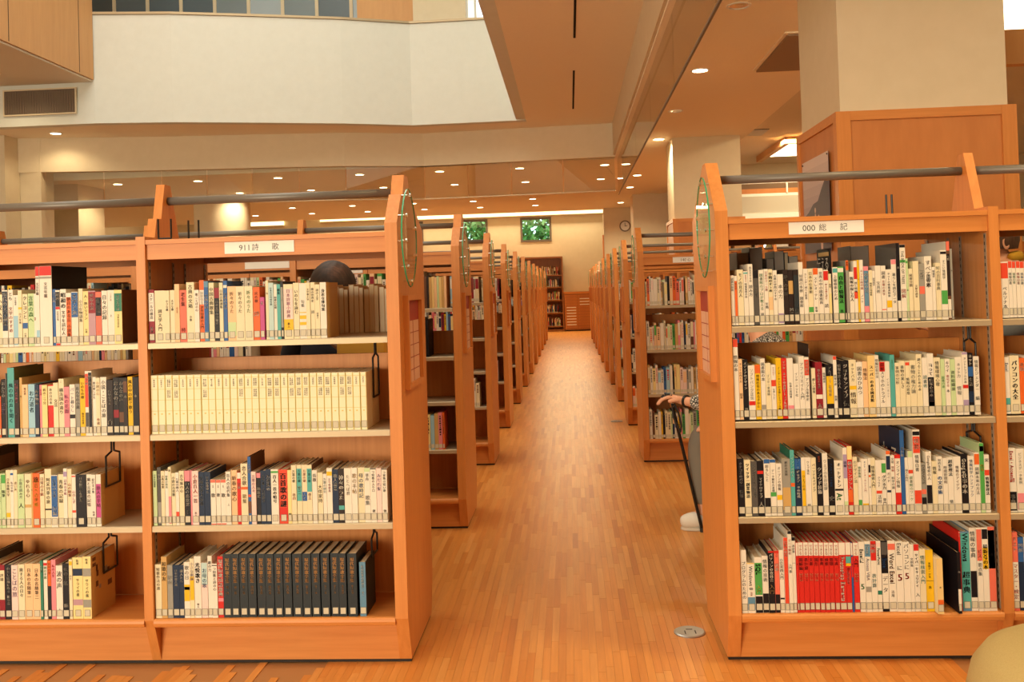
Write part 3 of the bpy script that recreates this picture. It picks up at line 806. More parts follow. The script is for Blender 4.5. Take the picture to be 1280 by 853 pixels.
'911-4': (0.176, '''
-1497.2 23.2 189 c t:短歌作法の道:d:06:48
-1474.0 20.7 216 a t:和歌の友:k:08:60
-1453.3 20.3 186 e t:歌論:w:20:60
-1432.9 23.2 186 n t:日本の歌人論:w:08:40
-1409.8 17.8 186 n t:歌人たち:w:08:34
-1392.0 21.3 196 w b:y:40:70 b:o:44:50 t:歌の日:e:06:32
-1370.7 16.0 208 c b:y:30:70 t:小さな歌論:v:06:40
-1354.6 24.9 216 w t:光悦歌き:k:10:44:b t:歌人:k:76:84
-1329.8 23.1 193 P b:L:00:40 t:お母の歌:b:10:46
-1306.7 15.9 216 w t:歌の力:k:08:40
-1290.8 19.5 189 w b:k:02:04 t:つ短歌と詩の心:k:06:50
-1271.2 20.5 214 r t:現代短歌用語辞典:w:04:66:b b:p:68:74
-1250.7 29.7 222 N t:現代短歌全集:Z:06:46:b t:第一巻:Z:50:64 d:165
-1221.7 28.3 222 N t:現代短歌全集:Z:06:46:b t:第二巻:Z:50:64 d:165
-1192.4 29.7 222 N t:現代短歌全集:Z:06:46:b t:第三巻:Z:50:64 d:165
-1162.4 29.6 221 N t:現代短歌全集:Z:06:46:b t:第四巻:Z:50:64 d:165
-1129.0 29.6 221 N t:現代短歌全集:Z:06:46:b t:第五巻:Z:50:64 d:165
-1098.7 30.3 221 N t:現代短歌全集:Z:06:46:b t:第六巻:Z:50:64 d:165
-1067.0 30.2 221 N t:現代短歌全集:Z:06:46:b t:第七巻:Z:50:64 d:165
-1035.5 30.2 221 N t:現代短歌全集:Z:06:46:b t:第八巻:Z:50:64 d:165
-1002.4 34.3 220 N t:現代短歌全集:Z:06:46:b t:第九巻:Z:50:64 d:165
-966.1 30.1 220 N t:現代短歌全集:Z:06:46:b t:第十巻:Z:50:64 d:165
-934.6 30.1 220 N t:現代短歌全集:Z:06:46:b t:第十一巻:Z:50:64 d:165
-900.8 30.7 220 N t:現代短歌全集:Z:06:46:b t:第十二巻:Z:50:64 d:165
-866.6 28.6 220 N t:現代短歌全集:Z:06:46:b t:第十三巻:Z:50:64 d:165
-837.6 26.4 219 N t:現代短歌全集:Z:06:46:b t:第十四巻:Z:50:64 d:165
-806.4 33.3 219 N t:現代短歌全集:Z:06:46:b t:第十五巻:Z:50:64 d:165
-765.0 22.9 188 B t:昭和短歌の精神史:w:06:48 t:歌人:w:54:62 k:N d:150
'''),
'000-1': (1.1525, '''
548.9 12.2 171 w t:読書の技術:k:05:42
561.1 10.4 169 w b:o:10:85 t:本の話:d:14:40
571.5 20.8 190 c t:モノの見方人:k:06:50
592.4 15.6 184 w b:q:02:05 t:読書論の本:r:06:20 t:情報整理の技:k:22:50
608.0 16.7 208 w t:長生きする本:k:04:30 t:読み方:k:34:70
624.6 18.7 187 E b:k:00:15 t:知の発見:e:30:50
643.3 18.4 186 w t:図書館のプロが教える:g:06:74 t:調査:k:78:90
661.7 13.8 189 w t:日本のクール選:f:04:40 t:年鑑:k:60:80
675.6 15.6 188 c t:学問のすゝめ:k:06:42:b b:h:50:74
691.1 14.5 184 w t:古典の学問のすすめ:k:08:56
705.6 20.0 170 w b:v:78:98 t:本の力:e:20:56
725.7 17.3 185 K t:辞書の世界:e:10:70
743.0 16.6 184 K b:a:20:45 t:図書:w:70:90
759.5 17.9 184 K b:N:10:90 t:百科:e:70:90
777.4 15.5 209 w t:知識の本棚:e:20:52 t:図書館:k:56:76
792.9 15.5 186 w t:カレンダー調べる図書:d:08:56
808.4 17.2 186 c t:日本の仕事術:k:06:46 b:g:70:80
825.6 17.2 187 w b:o:00:12 t:ステレオ・テレ:k:16:58 t:新版:k:70:80
842.8 17.2 186 w t:世界の中の図書館員:k:06:66
860.0 17.2 180 w b:r:02:20 t:夢の本棚を読む:f:26:56 t:読:k:64:74
877.2 10.0 166 c b:Y:40:90 t:情報:d:20:40
887.1 3.1 254 k k:k kt d:170
890.9 17.1 188 w b:q:02:10 t:上級検索のため:k:14:60
908.1 20.6 189 g b:w:02:10 t:自由と情報法:k:16:66:b t:本:k:76:84
928.6 7.2 169 K t:情報:g:20:60
935.8 10.6 210 e b:o:00:16 t:事典:k:02:14
946.4 15.1 171 w t:情報の探し方人:E:10:70:b
961.5 12.3 207 w b:r:10:30 b:f:50:62 t:旅と情報:k:34:70
973.8 7.5 210 y
981.3 12.6 210 w t:ネットの時代論:f:16:50 t:ノート:k:56:76
994.0 16.7 188 p b:B:08:72 t:検索力の法:w:12:60
1010.7 12.3 174 c t:情報の地図帳:k:24:50
1023.0 9.6 172 w t:図書館史:k:14:30
1032.5 18.4 189 w t:文具術:e:28:50
1051.0 16.7 188 w b:f:78:80 t:図書:k:10:24 t:女優の美学:f:26:54
1067.6 18.4 175 w b:y:60:74 t:ネットの情報源検索:k:06:54
1086.0 17.4 208 w b:p:00:08 t:暮らしを読むデータ:k:22:72 k:E kb:w
1103.4 12.2 263 k k:E d:210 b:w:74:90
1115.6 19.7 257 w b:k:00:04 b:g:20:24 t:THE_BOOK_OF_TREES:k:08:52 t:図解:r:58:80 d:210
1135.3 7.8 210 G b:g:04:08 t:樹:k:50:60
1143.1 14.3 175 c t:図書分類:d:10:36
1157.4 19.3 200 c t:文献の調査:d:40:62
1176.7 19.0 191 e b:s:40:54 t:図録:w:12:34
1195.7 23.7 215 w t:すべての本:d:06:50 t:図書館:k:28:48
1219.4 11.5 178 w t:情報学:k:06:30
1230.9 16.9 192 c t:知の百科事典:e:06:62
1247.8 21.3 234 w b:k:02:06 b:g:58:78 t:すごい情報学:e:14:42 k:w kb:e d:215
1269.1 11.8 263 d b:s:00:12 b:K:16:70 t:年鑑:w:18:34 b:w:74:98 k:w d:215
1281.0 8.1 238 e d:215
'''),
'000-2': (0.831, '''
548.0 17.5 275 w b:f:00:10 t:情報の本:k:20:50
565.5 12.8 206 h t:ネットの作り方:k:06:50 t:図書:d:56:74
578.2 18.5 204 k t:メディアのデザイン:w:04:50:b t:図書:w:80:90
596.7 22.5 184 w b:r:66:74 t:ソフトバンク正伝:e:06:64
619.1 19.5 186 y b:o:00:16 t:情報社会のあるきかた:k:18:80
638.6 16.1 206 w t:図書館の本:k:06:40 b:e:76:84
654.7 19.1 190 c t:インター幸福論:e:20:58
673.8 16.7 184 w t:スマホで:f:04:20 b:f:28:40 t:仕事しごと:k:44:64
690.5 18.4 206 y t:インターネットの法律とトラブル解決:k:14:90
708.9 18.4 205 r t:インターネットの法律とトラブル対策:w:04:86:b
727.2 21.0 205 w t:仕事の実践書:k:40:66 b:p:78:84
748.2 19.0 186 w t:インターネット社:E:16:60
767.2 18.3 211 w t:アフィリエイト入門:e:10:70
785.6 16.0 207 w b:f:04:30 t:速攻解決:w:06:28 t:アップル革命史:k:34:72
801.6 2.7 251 d k:K t:情報の研究:w:06:36
808.9 13.3 169 c t:新しい情報:k:20:70
822.2 23.3 189 R t:個人情報の本質:w:12:48 b:w:58:66 t:本:w:74:84
845.4 11.6 170 w t:情報検索:k:10:60
857.1 24.3 181 k b:y:22:74 t:アルゴリズム問題集:w:04:60
881.3 12.3 208 w b:f:00:06 t:情報の道:k:30:60 t:問題:k:64:80
893.6 14.9 192 k t:情報を変える人:w:06:80
908.5 24.9 192 k t:ジョナサンアイブ:w:06:66:b t:伝:e:70:84
933.4 24.5 194 c b:y:45:52 t:ネットバカ:k:06:38 t:情報:d:56:80
957.8 21.2 186 w t:図書のひみつ:k:08:60
979.0 16.9 187 h t:情報法:d:12:70
995.8 24.1 207 Q t:スーパーのある図書館:k:16:76:b
1019.9 13.9 207 w t:情報社会の法:k:06:46
1033.8 19.5 185 w b:r:00:18 t:図解スマホのトラブル:k:02:76
1053.3 16.2 185 w t:インターネット:e:30:66
1069.4 15.5 207 q t:情報の世紀:g:08:24
1084.8 15.5 180 c t:事例の分析:E:06:50
1100.3 18.8 186 c t:書物の美しさ:k:08:50
1119.0 14.8 185 c b:f:02:08 t:情報の思想:k:30:70
1133.8 22.0 187 c t:書物の権力論:e:08:60
1155.8 19.4 207 c t:調べることのための本:k:06:60
1175.2 17.7 195 w t:読書術:q:30:60
1192.8 21.3 208 w b:k:38:86 b:y:78:86 t:ITって:k:16:36:b t:情報の基本:w:40:70
1214.1 22.3 194 c t:情報環境心理:k:06:50
1236.3 13.1 188 G t:図書の道:g:30:70
1249.4 17.3 189 w t:キウイ:k:04:24 t:進化する:f:28:50 t:本:k:54:60
1266.8 17.0 187 G t:資料組織論:E:20:62
1283.7 22.9 194 w t:ネット力:k:10:36 t:情報:e:50:66
1306.5 18.9 210 w b:v:00:04 b:r:52:58 b:v:76:88 t:ネットトラブルの本:k:08:50
1325.4 17.6 206 k b:b:22:38 t:ネット:w:02:20:b t:生活:w:40:54 b:n:62:80
1343.0 18.6 195 w t:情報とジェンダー:k:06:60 t:編:k:68:76
'''),
'000-3': (0.503, '''
550.0 22.0 195 k t:クチコミのパワー:w:06:50 t:情報:e:54:68
572.1 22.4 191 c t:ツイッター創業物語:k:06:68:b
594.5 20.8 186 E t:インターネット伝:e:06:66
615.3 22.4 187 k b:r:18:24 t:マイクロチップ:w:30:68:b t:人:w:74:84
637.7 20.8 193 w b:k:68:84 b:b:00:08 t:創るしごと:k:10:40
658.4 20.4 191 w b:b:00:06 b:g:58:66 t:データ解析の基礎:k:18:58
678.8 19.6 177 w b:y:60:70 t:オープンの情報:d:06:52
698.4 28.2 192 e t:統計の技術:k:04:30 b:a:50:90
726.5 14.8 221 q k:T t:インフォの人:w:10:48 b:o:50:56
741.4 21.5 195 n b:b:02:20 t:データ:l:03:20 t:ビッグデータの時代:w:22:70:b
762.9 13.7 195 w b:y:22:88 t:ウェブの本:d:30:66
776.5 19.5 195 w t:ウェブ進化:k:06:30 t:情:k:80:86
796.0 17.5 194 c t:パーソナルメディア:k:10:60
813.5 19.5 208 k t:情報の:o:04:14 t:クラウド技術:w:22:66:b
833.0 18.3 209 w t:ウェブの生存記録:e:10:60
851.3 21.8 189 k t:コンピュータの歴史:b:08:50 t:史:w:66:80
873.1 29.5 183 w t:オートマトン:k:04:50:b t:At:g:60:78:b b:k:52:56
902.6 14.0 226 w b:v:10:46 b:G:80:92 t:図解:n:20:34
916.5 17.4 231 r b:Y:00:20 t:検索エンジン入:w:22:64:b b:o:64:82
934.0 15.9 194 c t:のデザイン法:e:06:60
949.9 13.2 176 w b:g:72:84 t:検索情報:g:08:30
963.0 21.7 187 w b:y:80:86 t:ネット:b:04:16 t:インターネット入門:p:18:60
984.7 8.5 190 w b:k:12:26 b:o:30:34 t:法:k:50:60
993.2 15.5 190 c t:情報検索入門:k:14:60
1008.6 20.1 182 w t:クラウド:k:30:50 b:f:56:62 t:活用:k:64:80
1028.7 15.4 182 w b:g:06:24 t:ググる力:k:28:64:b t:専門:k:70:84
1044.2 14.7 213 w b:o:00:06 b:n:08:30 t:ガイド:k:34:56 b:n:62:66
1058.8 13.5 197 w t:文明:k:04:14 t:情報:f:18:28 t:科学の論:k:36:70
1072.3 19.3 199 r b:w:06:64 t:オンライン情報:k:10:56
1091.6 14.2 281 b k:n kt2 d:210 t:著作権:w:20:60
1105.8 11.5 188 w t:個人の時代:k:20:70
1117.3 16.5 210 w b:G:00:10 b:f:30:36 t:図書館のワーク:g:40:80
1133.9 24.2 282 w b:k:02:07 b:f:08:28 b:f:72:88 t:検索:w:10:24 t:情報白書:k:30:50 d:215
1158.1 16.9 170 e t:EVERNOTE:k:04:50 b:s:52:62 b:k:68:90
1175.0 19.2 207 w b:k:54:84 t:Google検索の人:k:06:46
1194.2 16.5 175 c t:情報:k:10:40
1210.6 19.1 190 w t:知的生産:k:04:26 t:の文章術:b:34:74:b
1229.8 15.3 185 w t:時間管理術:d:14:56
1245.1 19.1 187 w t:超整理法:k:04:34:b t:情報:k:76:90
1264.2 24.8 189 w t:情報のアイデア:d:16:60
1289.0 22.9 198 k t:Google仕事の本:w:08:68:b
1312.0 21.0 190 w b:v:86:96 t:情報科学ハンドブック:b:06:72
1332.9 17.1 201 w b:o:02:20 t:図解未来の方法:k:24:70
1350.1 15.2 232 G b:g:00:96 b:o:04:12 t:情報:y:30:50
1365.3 17.1 193 w b:f:26:36 t:実:k:06:22 t:情報整理法:k:38:70:b
'''),
'000-4': (0.176, '''
548.0 20.7 213 w t:プログラムのための:k:18:78
568.7 26.2 169 w b:y:00:02 b:B:68:94 t:Windows_8:k:06:54 t:図解:f:58:66
594.9 25.4 188 w b:g:10:68 b:k:70:100 t:SQL:k:12:46:b t:入門:y:50:66
620.4 20.7 192 w b:k:66:100 t:情報の技術:k:06:46
641.0 20.2 209 k b:r:00:03 t:パソコンの教科書:w:04:50:b t:入門:a:54:76
661.3 16.7 209 s b:r:00:04 b:k:70:100 t:プロ:k:04:10 t:初級:w:20:40
678.1 15.5 211 w t:OSS実践入門:k:14:62 b:k:76:79
693.6 14.4 254 w b:f:00:90 t:仕事の数学:w:04:50
708.1 13.7 276 w b:k:00:04 t:データ解析:r:10:36 t:入門書:e:40:60 d:210
721.6 12.5 254 w b:k:00:05 b:e:34:35 t:表計算:k:10:40 d:190
734.1 7.8 236 r b:w:00:19
741.9 17.4 236 H0
759.3 17.4 236 H1
776.8 16.6 235 H2
793.5 17.4 235 H3
810.9 16.2 235 H4
827.2 16.6 235 H5
843.8 16.6 234 H6
860.5 16.2 234 H7
876.7 22.4 234 r b:w:00:18 t:Photoshop_Elements:w:20:86:b
899.0 18.1 234 r b:w:00:18 b:q:20:30 b:y:30:34 t:Illustrator:e:36:84
917.2 7.0 232 b b:w:00:18 b:r:20:50
924.1 18.8 233 H8
943.0 19.6 235 w t:Excelに:k:10:54:b t:5:g:58:72:b
962.7 19.2 237 w b:B:04:22 t:Excel:w:05:20 t:Access_VBA:v:24:58 b:e:64:72
982.0 19.6 238 w b:r:00:28 t:図解:w:04:24 t:表計算:q:46:76
1001.5 15.3 237 w b:P:02:08 t:PowerPoint:k:10:56:b b:T:70:76
1016.9 22.2 238 k b:E:02:20 t:Excel:b:24:46 b:w:46:92 t:データ:k:50:80
1039.2 25.3 237 w b:s:04:13 t:Word_Excel:d:18:64:b t:活用:d:70:80
1064.5 23.7 235 w t:Excel:k:02:34 t:に:k:34:42 t:5:r:44:62:b
1088.2 21.8 233 w t:パソコンに:k:02:40 t:5:r:42:60:b
1110.0 13.4 225 w t:文例集:k:20:60
1123.5 17.9 225 w b:r:00:10 t:サイバーセキュリティ:k:14:64:b t:入:k:72:84
1141.4 19.4 209 c t:情報検索入門:q:10:70
1160.9 25.9 205 y b:k:50:51 t:実務データ本:k:20:46 t:本:k:58:64
1186.9 19.8 184 Q b:o:74:86 k:c o:26 t:本:k:50:54
1254.7 11.4 203 k k:k o:24 d:262 b:w:60:88
1266.8 3.8 231 k k:k d:240 s
1272.1 6.1 266 r b:w:01:02 t:Windows:w:02:34:b d:220
1278.2 29.2 265 B b:q:02:96 t:Windows:k:02:46:b t:超事典:k:50:78:b d:230
1307.5 21.6 277 w t:情報の事典:k:04:44 b:k:52:84
1329.1 18.2 278 w b:s:02:40 t:ビス・要点集:k:26:70
1347.2 19.7 278 w b:k:02:14 t:最新XPの本:k:20:80:b b:y:24:50
1367.0 23.1 280 w b:s:00:96 b:w:04:50 d:230
'''),
'right1': (1.1525, '''
1442.8 25.6 188 w b:f:02:30 t:ペルソナ本:k:44:84
1468.4 13.1 189 w b:f:00:12 t:情報白書:k:20:80
1481.5 12.4 188 w b:f:00:12 t:情報白書:g:20:80
1493.9 13.1 188 w b:f:00:12 t:情報白書:r:20:80
1507.1 13.1 187 w b:f:00:12 t:情報白書:b:20:80
1520.2 14.6 187 w b:f:00:12 t:情報白書:k:20:80
1534.8 14.6 187 w b:f:00:12 t:情報白書:k:20:80
'''),
'right2': (0.831, '''
1443.0 17.5 190 w b:q:72:96 t:Excel:b:10:30
1460.5 31.3 194 c t:パソコンの大全:k:08:76:b
1491.8 18.2 185 o t:実践:w
1510.0 18.2 192 w t:入門:k
'''),
'right3': (0.503, '''
1442.4 26.4 213 w b:k:68:98 t:Excel・Access超:r:04:54:b t:事典:w:72:88
1468.9 24.9 211 w t:ビジネスデータ実例:e:06:56 b:p:70:96
1493.7 21.4 212 c t:実例:k
'''),
'right4': (0.176, '''
1442.4 20.4 261 s b:w:38:97 t:テスト:w:06:30 t:マスター・検定:r:40:86
1462.8 19.4 244 n b:b:00:34 t:図解:w:08:30
1482.1 19.4 244 w t:入門:k
'''),
}
def GRP(key):
    bay, tier = key.split('-') if '-' in key else (key[:-1], key[-1])
    return '%s shelf of the %s bay' % (('top', 'second', 'third', 'bottom')[int(tier) - 1], {'far': 'leftmost', 'right': 'rightmost'}.get(bay, bay))


SUB = {'H0': '図解編', 'H1': '表計算', 'H2': '文書', 'H3': '図形', 'H4': '事典', 'H5': '検索', 'H6': '管理', 'H7': '写真', 'H8': '入門'}
stuff = MB(); stuff_page = MB()
LABELC = lin((.80, .77, .68)); LABELB = (.05, .048, .045)


def spec_read(sp):
    tk = sp.split(); base = tk[0]; d = dict(base=base, bands=[], texts=[], cover=None, depth=.150, out=0, series=None)
    if base[0] == 'A' and len(base) > 1: d['series'] = 'A'; d['n'] = int(base[1:]); d['base'] = 'A'
    elif base[0] == 'H' and len(base) > 1:
        d['series'] = 'H'; d['base'] = 'r'; d['bands'] = [('w', .0, .19)]; d['texts'] = [('できる', 'r', .03, .18, False), (SUB[base], 'K', .22, .40, False), ('201' + base[1], 'h', .44, .66, False)]
    for q in tk[1:]:
        a = q.split(':')
        if a[0] == 'b' and len(a) == 4: d['bands'].append((a[1], int(a[2]) / 100, int(a[3]) / 100 if len(a[3]) > 1 else 1))
        elif a[0] == 't':
            c = a[2] if len(a) > 2 else 'k'; f0 = int(a[3]) / 100 if len(a) > 3 else .08; f1 = int(a[4]) / 100 if len(a) > 4 else .6
            d['texts'].append((a[1], c, f0, f1, len(a) > 5))
        elif a[0] == 'k' and len(a) > 1: d['cover'] = a[1]
        elif a[0] == 'd' and len(a) > 1: d['depth'] = int(a[1]) / 1000
        elif a[0] == 'o' and len(a) > 1: d['out'] = int(a[1]) / 1000
        elif a[0] in ('kt', 'kb', 'kp', 'kq', 'kt2'): d[a[0]] = True
    return d


def book_meshes(w_, h, d):
    """cover, pages, print, label as four collectors; origin at the front left foot of the spine"""
    B = CL[d['base']] if d['base'] in CL else CL['w']; K = CL[d['cover']] if d['cover'] else B; D = d['depth']; t = .0016 if w_ > .009 else .0009
    cov = MB(); pg = MB(); pr = MB(); lb = MB()
    cov.box(0, w_, 0, t, 0, h, B); cov.box(0, t, t, D, 0, h, K, 'f'); cov.box(w_ - t, w_, t, D, 0, h, K, 'f')
    ins = .003 if d['series'] != 'A' else .001
    pg.box(t, w_ - t, t, D - ins, .001 + ins * .3, h - ins, (1, 1, 1), 'lrf')
    y = -.0004; e = .0004
    def band(c, f0, f1, x0=None, x1=None):
        pr.box(e if x0 is None else x0, w_ - e if x1 is None else x1, y + .0001, -.0001, h * (1 - f1) + e, h * (1 - f0) - e, CL[c], 'k')
    for c, f0, f1 in d['bands']: band(c, f0, f1)
    tx = [q for q in d['texts']] or ([] if d['series'] else [('本', 'k' if d['base'] not in 'kKnN' else 'w', .30, .36, False)])
    for i, (s_, c, f0, f1, bold) in enumerate(tx):
        vtext(pr, s_, .0006, w_ - .0006, h * (1 - f0), h * (1 - f1), y - .0003, CL[c], .90, bold)
    if d['series'] == 'A':                              # ruled cells of the matched cream set
        gold = hexl('dcc66e')
        for f in (.05, .235, .42, .605): pr.box(.0005, w_ - .0005, y, -.0001, h * (1 - f) - .0012, h * (1 - f), gold, 'k')
        pr.box(.0002, .0016, y, -.0001, .001, h - .001, gold, 'k'); pr.box(w_ - .0016, w_ - .0002, y, -.0001, .001, h - .001, gold, 'k')
        rr = random.Random(d['n'] + 3); nm = '山川木村田中井上野原石本'
        two = rr.random() > .5
        for cell in range(1 + two):
            for cx_ in ((.36, .64) if two else (.5,)):
                vtext(pr, ''.join(rr.choice(nm) for _ in range(4)), w_ * (cx_ - .12), w_ * (cx_ + .12), h * (1 - .255 - .185 * cell + .185), h * (1 - .395 - .185 * cell + .185), y - .0003, CL['k'], 1.1)
        pr.box(w_ * .38, w_ * .62, y - .0002, -.0001, h * .33, h * .35, gold, 'k')
    if w_ > .006 and d['series'] != 'P':
        lw = min(w_ - .0014, .020) if d['series'] in ('A',) or w_ > .022 else w_ - .0014
        x0 = (w_ - lw) / 2; z0, z1 = (.009, .032)
        lb.box(x0, x0 + lw, -.0009, -.0005, z0, z1, LABELC, 'k')
        for a in ((x0, x0 + lw, z0, z0 + .0009), (x0, x0 + lw, z1 - .0009, z1), (x0, x0 + .0008, z0 + .0009, z1 - .0009), (x0 + lw - .0008, x0 + lw, z0 + .0009, z1 - .0009)):
            lb.box(a[0], a[1], -.0011, -.0009, a[2], a[3], LABELB, 'k')
    # lettering on a side board that shows
    if d.get('kt'):
        n0 = len(pr.v); m2 = MB(); htext(m2, '伝える', D * .42, h - .052, 0, .050, CL['w']); pr.v += [(-.0006, D - vx - .02 + .02, vz) for vx, vy, vz in m2.v]
        pr.f += [tuple(n0 + i for i in q) for q in m2.f]; pr.c += m2.c
        pr.box(-.0005, -.0001, .02, D - .02, h - .026, h - .012, CL['a']); pr.box(-.0005, -.0001, .02, D * .7, h - .10, h - .078, CL['y'])
    if d.get('kt2'):
        n0 = len(pr.v); m2 = MB(); htext(m2, 'れる', D * .5, h - .10, 0, .085, CL['w']); pr.v += [(-.0006, D - vx, vz) for vx, vy, vz in m2.v]
        pr.f += [tuple(n0 + i for i in q) for q in m2.f]; pr.c += m2.c
    if d.get('kb'):
        pr.box(w_ + .0001, w_ + .0005, .012, .05, h - .028, h - .016, CL['k']) if d['base'] != 'w' or d['cover'] in ('k', 'w') and not d.get('left') else None
    if d.get('kq'):
        rr = random.Random(5)
        for q in range(9):
            yy = rr.uniform(.02, D - .04); zz = rr.uniform(.05, h - .06); pr.box(w_ + .0001, w_ + .0005, yy, yy + rr.uniform(.012, .03), zz, zz + rr.uniform(.012, .026), CL[rr.choice('edda')])
        for zz in (h - .022, h - .042): pr.box(w_ + .0001, w_ + .0005, .012, .034, zz, zz + .012, CL['d'])
    if d.get('kp'): pr.box(w_ + .0001, w_ + .0005, .012, D - .025, .05, h - .03, CL['d'])
    return cov, pg, pr, lb


books = []
for key, (z, txt) in BOOKS.items():
    rows = [l.split(' ', 3) for l in txt.strip().splitlines()]
    for i, (x, w_, h, sp) in enumerate(rows):
        books.append([key, z, i, len(rows), float(x) / 1000, float(w_) / 1000, float(h) / 1000, sp])
# page-edge books standing on the rear side of the two open top shelves
REAR = [('911-1', [(-.965 + i * .0200, .0194 - .003 * (i % 3 == 1), .172 + .006 * ((i * 7) % 4), 'Q') for i in range(16)]),
        ('000-1', [(.640, .045, .262, 'e'), (.688, .048, .280, 'e'), (.750, .028, .236, 'e'), (.780, .036, .262, 'e'), (.818, .014, .256, 'h'), (.834, .034, .242, 'e'), (.942, .026, .222, 'e'), (1.065, .068, .272, 'e')])]


def xvis(b): return 1 if -2.07 < b[4] + b[5] and b[4] < 1.475 else 0


order = sorted(range(len(books)), key=lambda i: -books[i][5] * books[i][6] * xvis(books[i]))
solo = set(order[:312])
nameof = lambda c: CN.get(c, 'cream')
used = set()


def add_to(mb, src, o):
    n = len(mb.v); mb.v += [(a + o[0], b + o[1], c + o[2]) for a, b, c in src.v]; mb.f += [tuple(n + i for i in q) for q in src.f]; mb.c += src.c


def book_label(key, i, n, d, w_, h):
    bay, tier = key.split('-') if '-' in key else (key[:-1], key[-1])
    where = '%s shelf, %s bay' % (('top', 'second', 'third', 'bottom')[int(tier) - 1], {'far': 'leftmost', 'right': 'rightmost', '911': '911 poetry', '000': '000 general'}.get(bay, bay))
    if d['series'] == 'A': return 'matched cream gold-ruled volume, %s from left, %s' % (ORD[d['n']], where)
    a = ''
    if h > .232: a = 'tall '
    elif w_ < .0115: a = 'thin '
    elif w_ > .027: a = 'thick '
    elif h < .178: a = 'short '
    b = [q for q in d['bands'] if q[0] != d['base'] and q[2] - q[1] > .035]
    f = ''
    if b:
        q = max(b, key=lambda q: q[2] - q[1]); f = ' with %s %s' % (nameof(q[0]), 'band' if q[2] - q[1] < .15 else 'block')
    elif d['texts']: f = ' with %s title' % nameof(d['texts'][0][1])
    tail = ', %s from left, %s' % (ORD[i], where)
    for lab in (a + nameof(d['base']) + ' book' + f + tail, nameof(d['base']) + ' book' + f + tail, nameof(d['base']) + ' book' + tail):
        if len(lab.replace('-', ' ').split()) <= 16: return lab
    return lab


for i, (key, z, k, n, x, w_, h, sp) in enumerate(books):
    d = spec_read(sp); w_ -= .0011
    loc = (x, F0 + .012 - d['out'] + R.uniform(-.002, .002), z + .0004)
    cov, pg, pr, lb = book_meshes(w_, h, d)
    if i in solo:
        b = cov.build('book', PRINT, None, loc)
        tag(b, book_label(key, k, n, d, w_, h), 'book', 'books on the ' + GRP(key))
        pg.build('pages', PAGE, b)
        if pr.f:
            q = pr.build('spine_print', PRINT, b)
            if not d['texts'] or len(d['texts'][0][0]) == 1: q['kind'] = 'stuff'
        if lb.f: lb.build('spine_label', PRINT, b)
    else:
        for m_ in (cov, pr, lb): add_to(stuff, m_, loc)
        for c_ in range(len(pg.c)): pg.c[c_] = hexl('d8c49a')
        add_to(stuff, pg, loc)
PAGEC = [hexl(q) for q in ('ecdcb8', 'e4d0a8', 'f0e4c6', 'd8c298')]
for key, L in REAR:
    z = BOOKS[key][0]
    for x, w_, h, c in L:
        yf = F0 + DEP - .012; dp = .165
        cc = PAGEC[int(x * 1e4) % 4] if c == 'Q' else hexl('a89c90') if c == 'e' else hexl('c9b597')
        stuff.box(x, x + .001, yf - dp, yf, z + .0004, z + h, CL['h'] if c == 'Q' else CL['E']); stuff.box(x + w_ - .001, x + w_, yf - dp, yf, z + .0004, z + h, CL['a'] if c == 'Q' else CL['E'])
        stuff.box(x + .0012, x + w_ - .0012, yf - dp + .002, yf, z + .0006, z + h - .003, cc)
# further rows: plain books, many to a shelf
PAL = ['w'] * 14 + ['c'] * 8 + ['Y', 'y', 'o', 'r', 'R', 'p', 'n', 'b', 'l', 'g', 'G', 'k', 'k', 'e', 'd', 's', 'h', 'h', 'a', 'P', 'P']


def fill(xa, xb, y, z, hmax, dens=1.0, pal=PAL, hh=(.165, .215), lab=True, back=False, end_gap=0):
    x = xa
    while x < xb - .03 - end_gap:
        w_ = R.choice((.011, .013, .016, .018, .021, .026)); h = min(R.uniform(*hh), hmax)
        if R.random() < dens:
            c = CL[R.choice(pal)]; y0, y1 = (y, y + .15) if not back else (y - .15, y)
            stuff.box(x, x + w_ - .0006, y0, y1, z + .0004, z + h, c, 'b')
            if not back:
                stuff.box(x + .001, x + w_ - .0016, y0 - .0004, y0 - .0001, z + .009, z + .03, LABELC, 'k')
                r = R.random()
                if r < .30: stuff.box(x + .001, x + w_ - .0016, y0 - .0004, y0 - .0001, z + h * R.uniform(.4, .6), z + h * .92, CL[R.choice(PAL)], 'k')
                elif r < .9:
                    tc_ = CL[R.choice('kkkdrn')]; zz = z + h * .92; zl = z + h * R.uniform(.35, .6)
                    while zz > zl:
                        s_ = w_ * R.uniform(.3, .5); stuff.box(x + w_ / 2 - s_ / 2, x + w_ / 2 + s_ / 2, y0 - .0004, y0 - .0001, zz - s_, zz, tc_, 'kblrt'); zz -= s_ * 1.45
        x += w_ + (R.uniform(0, .002))


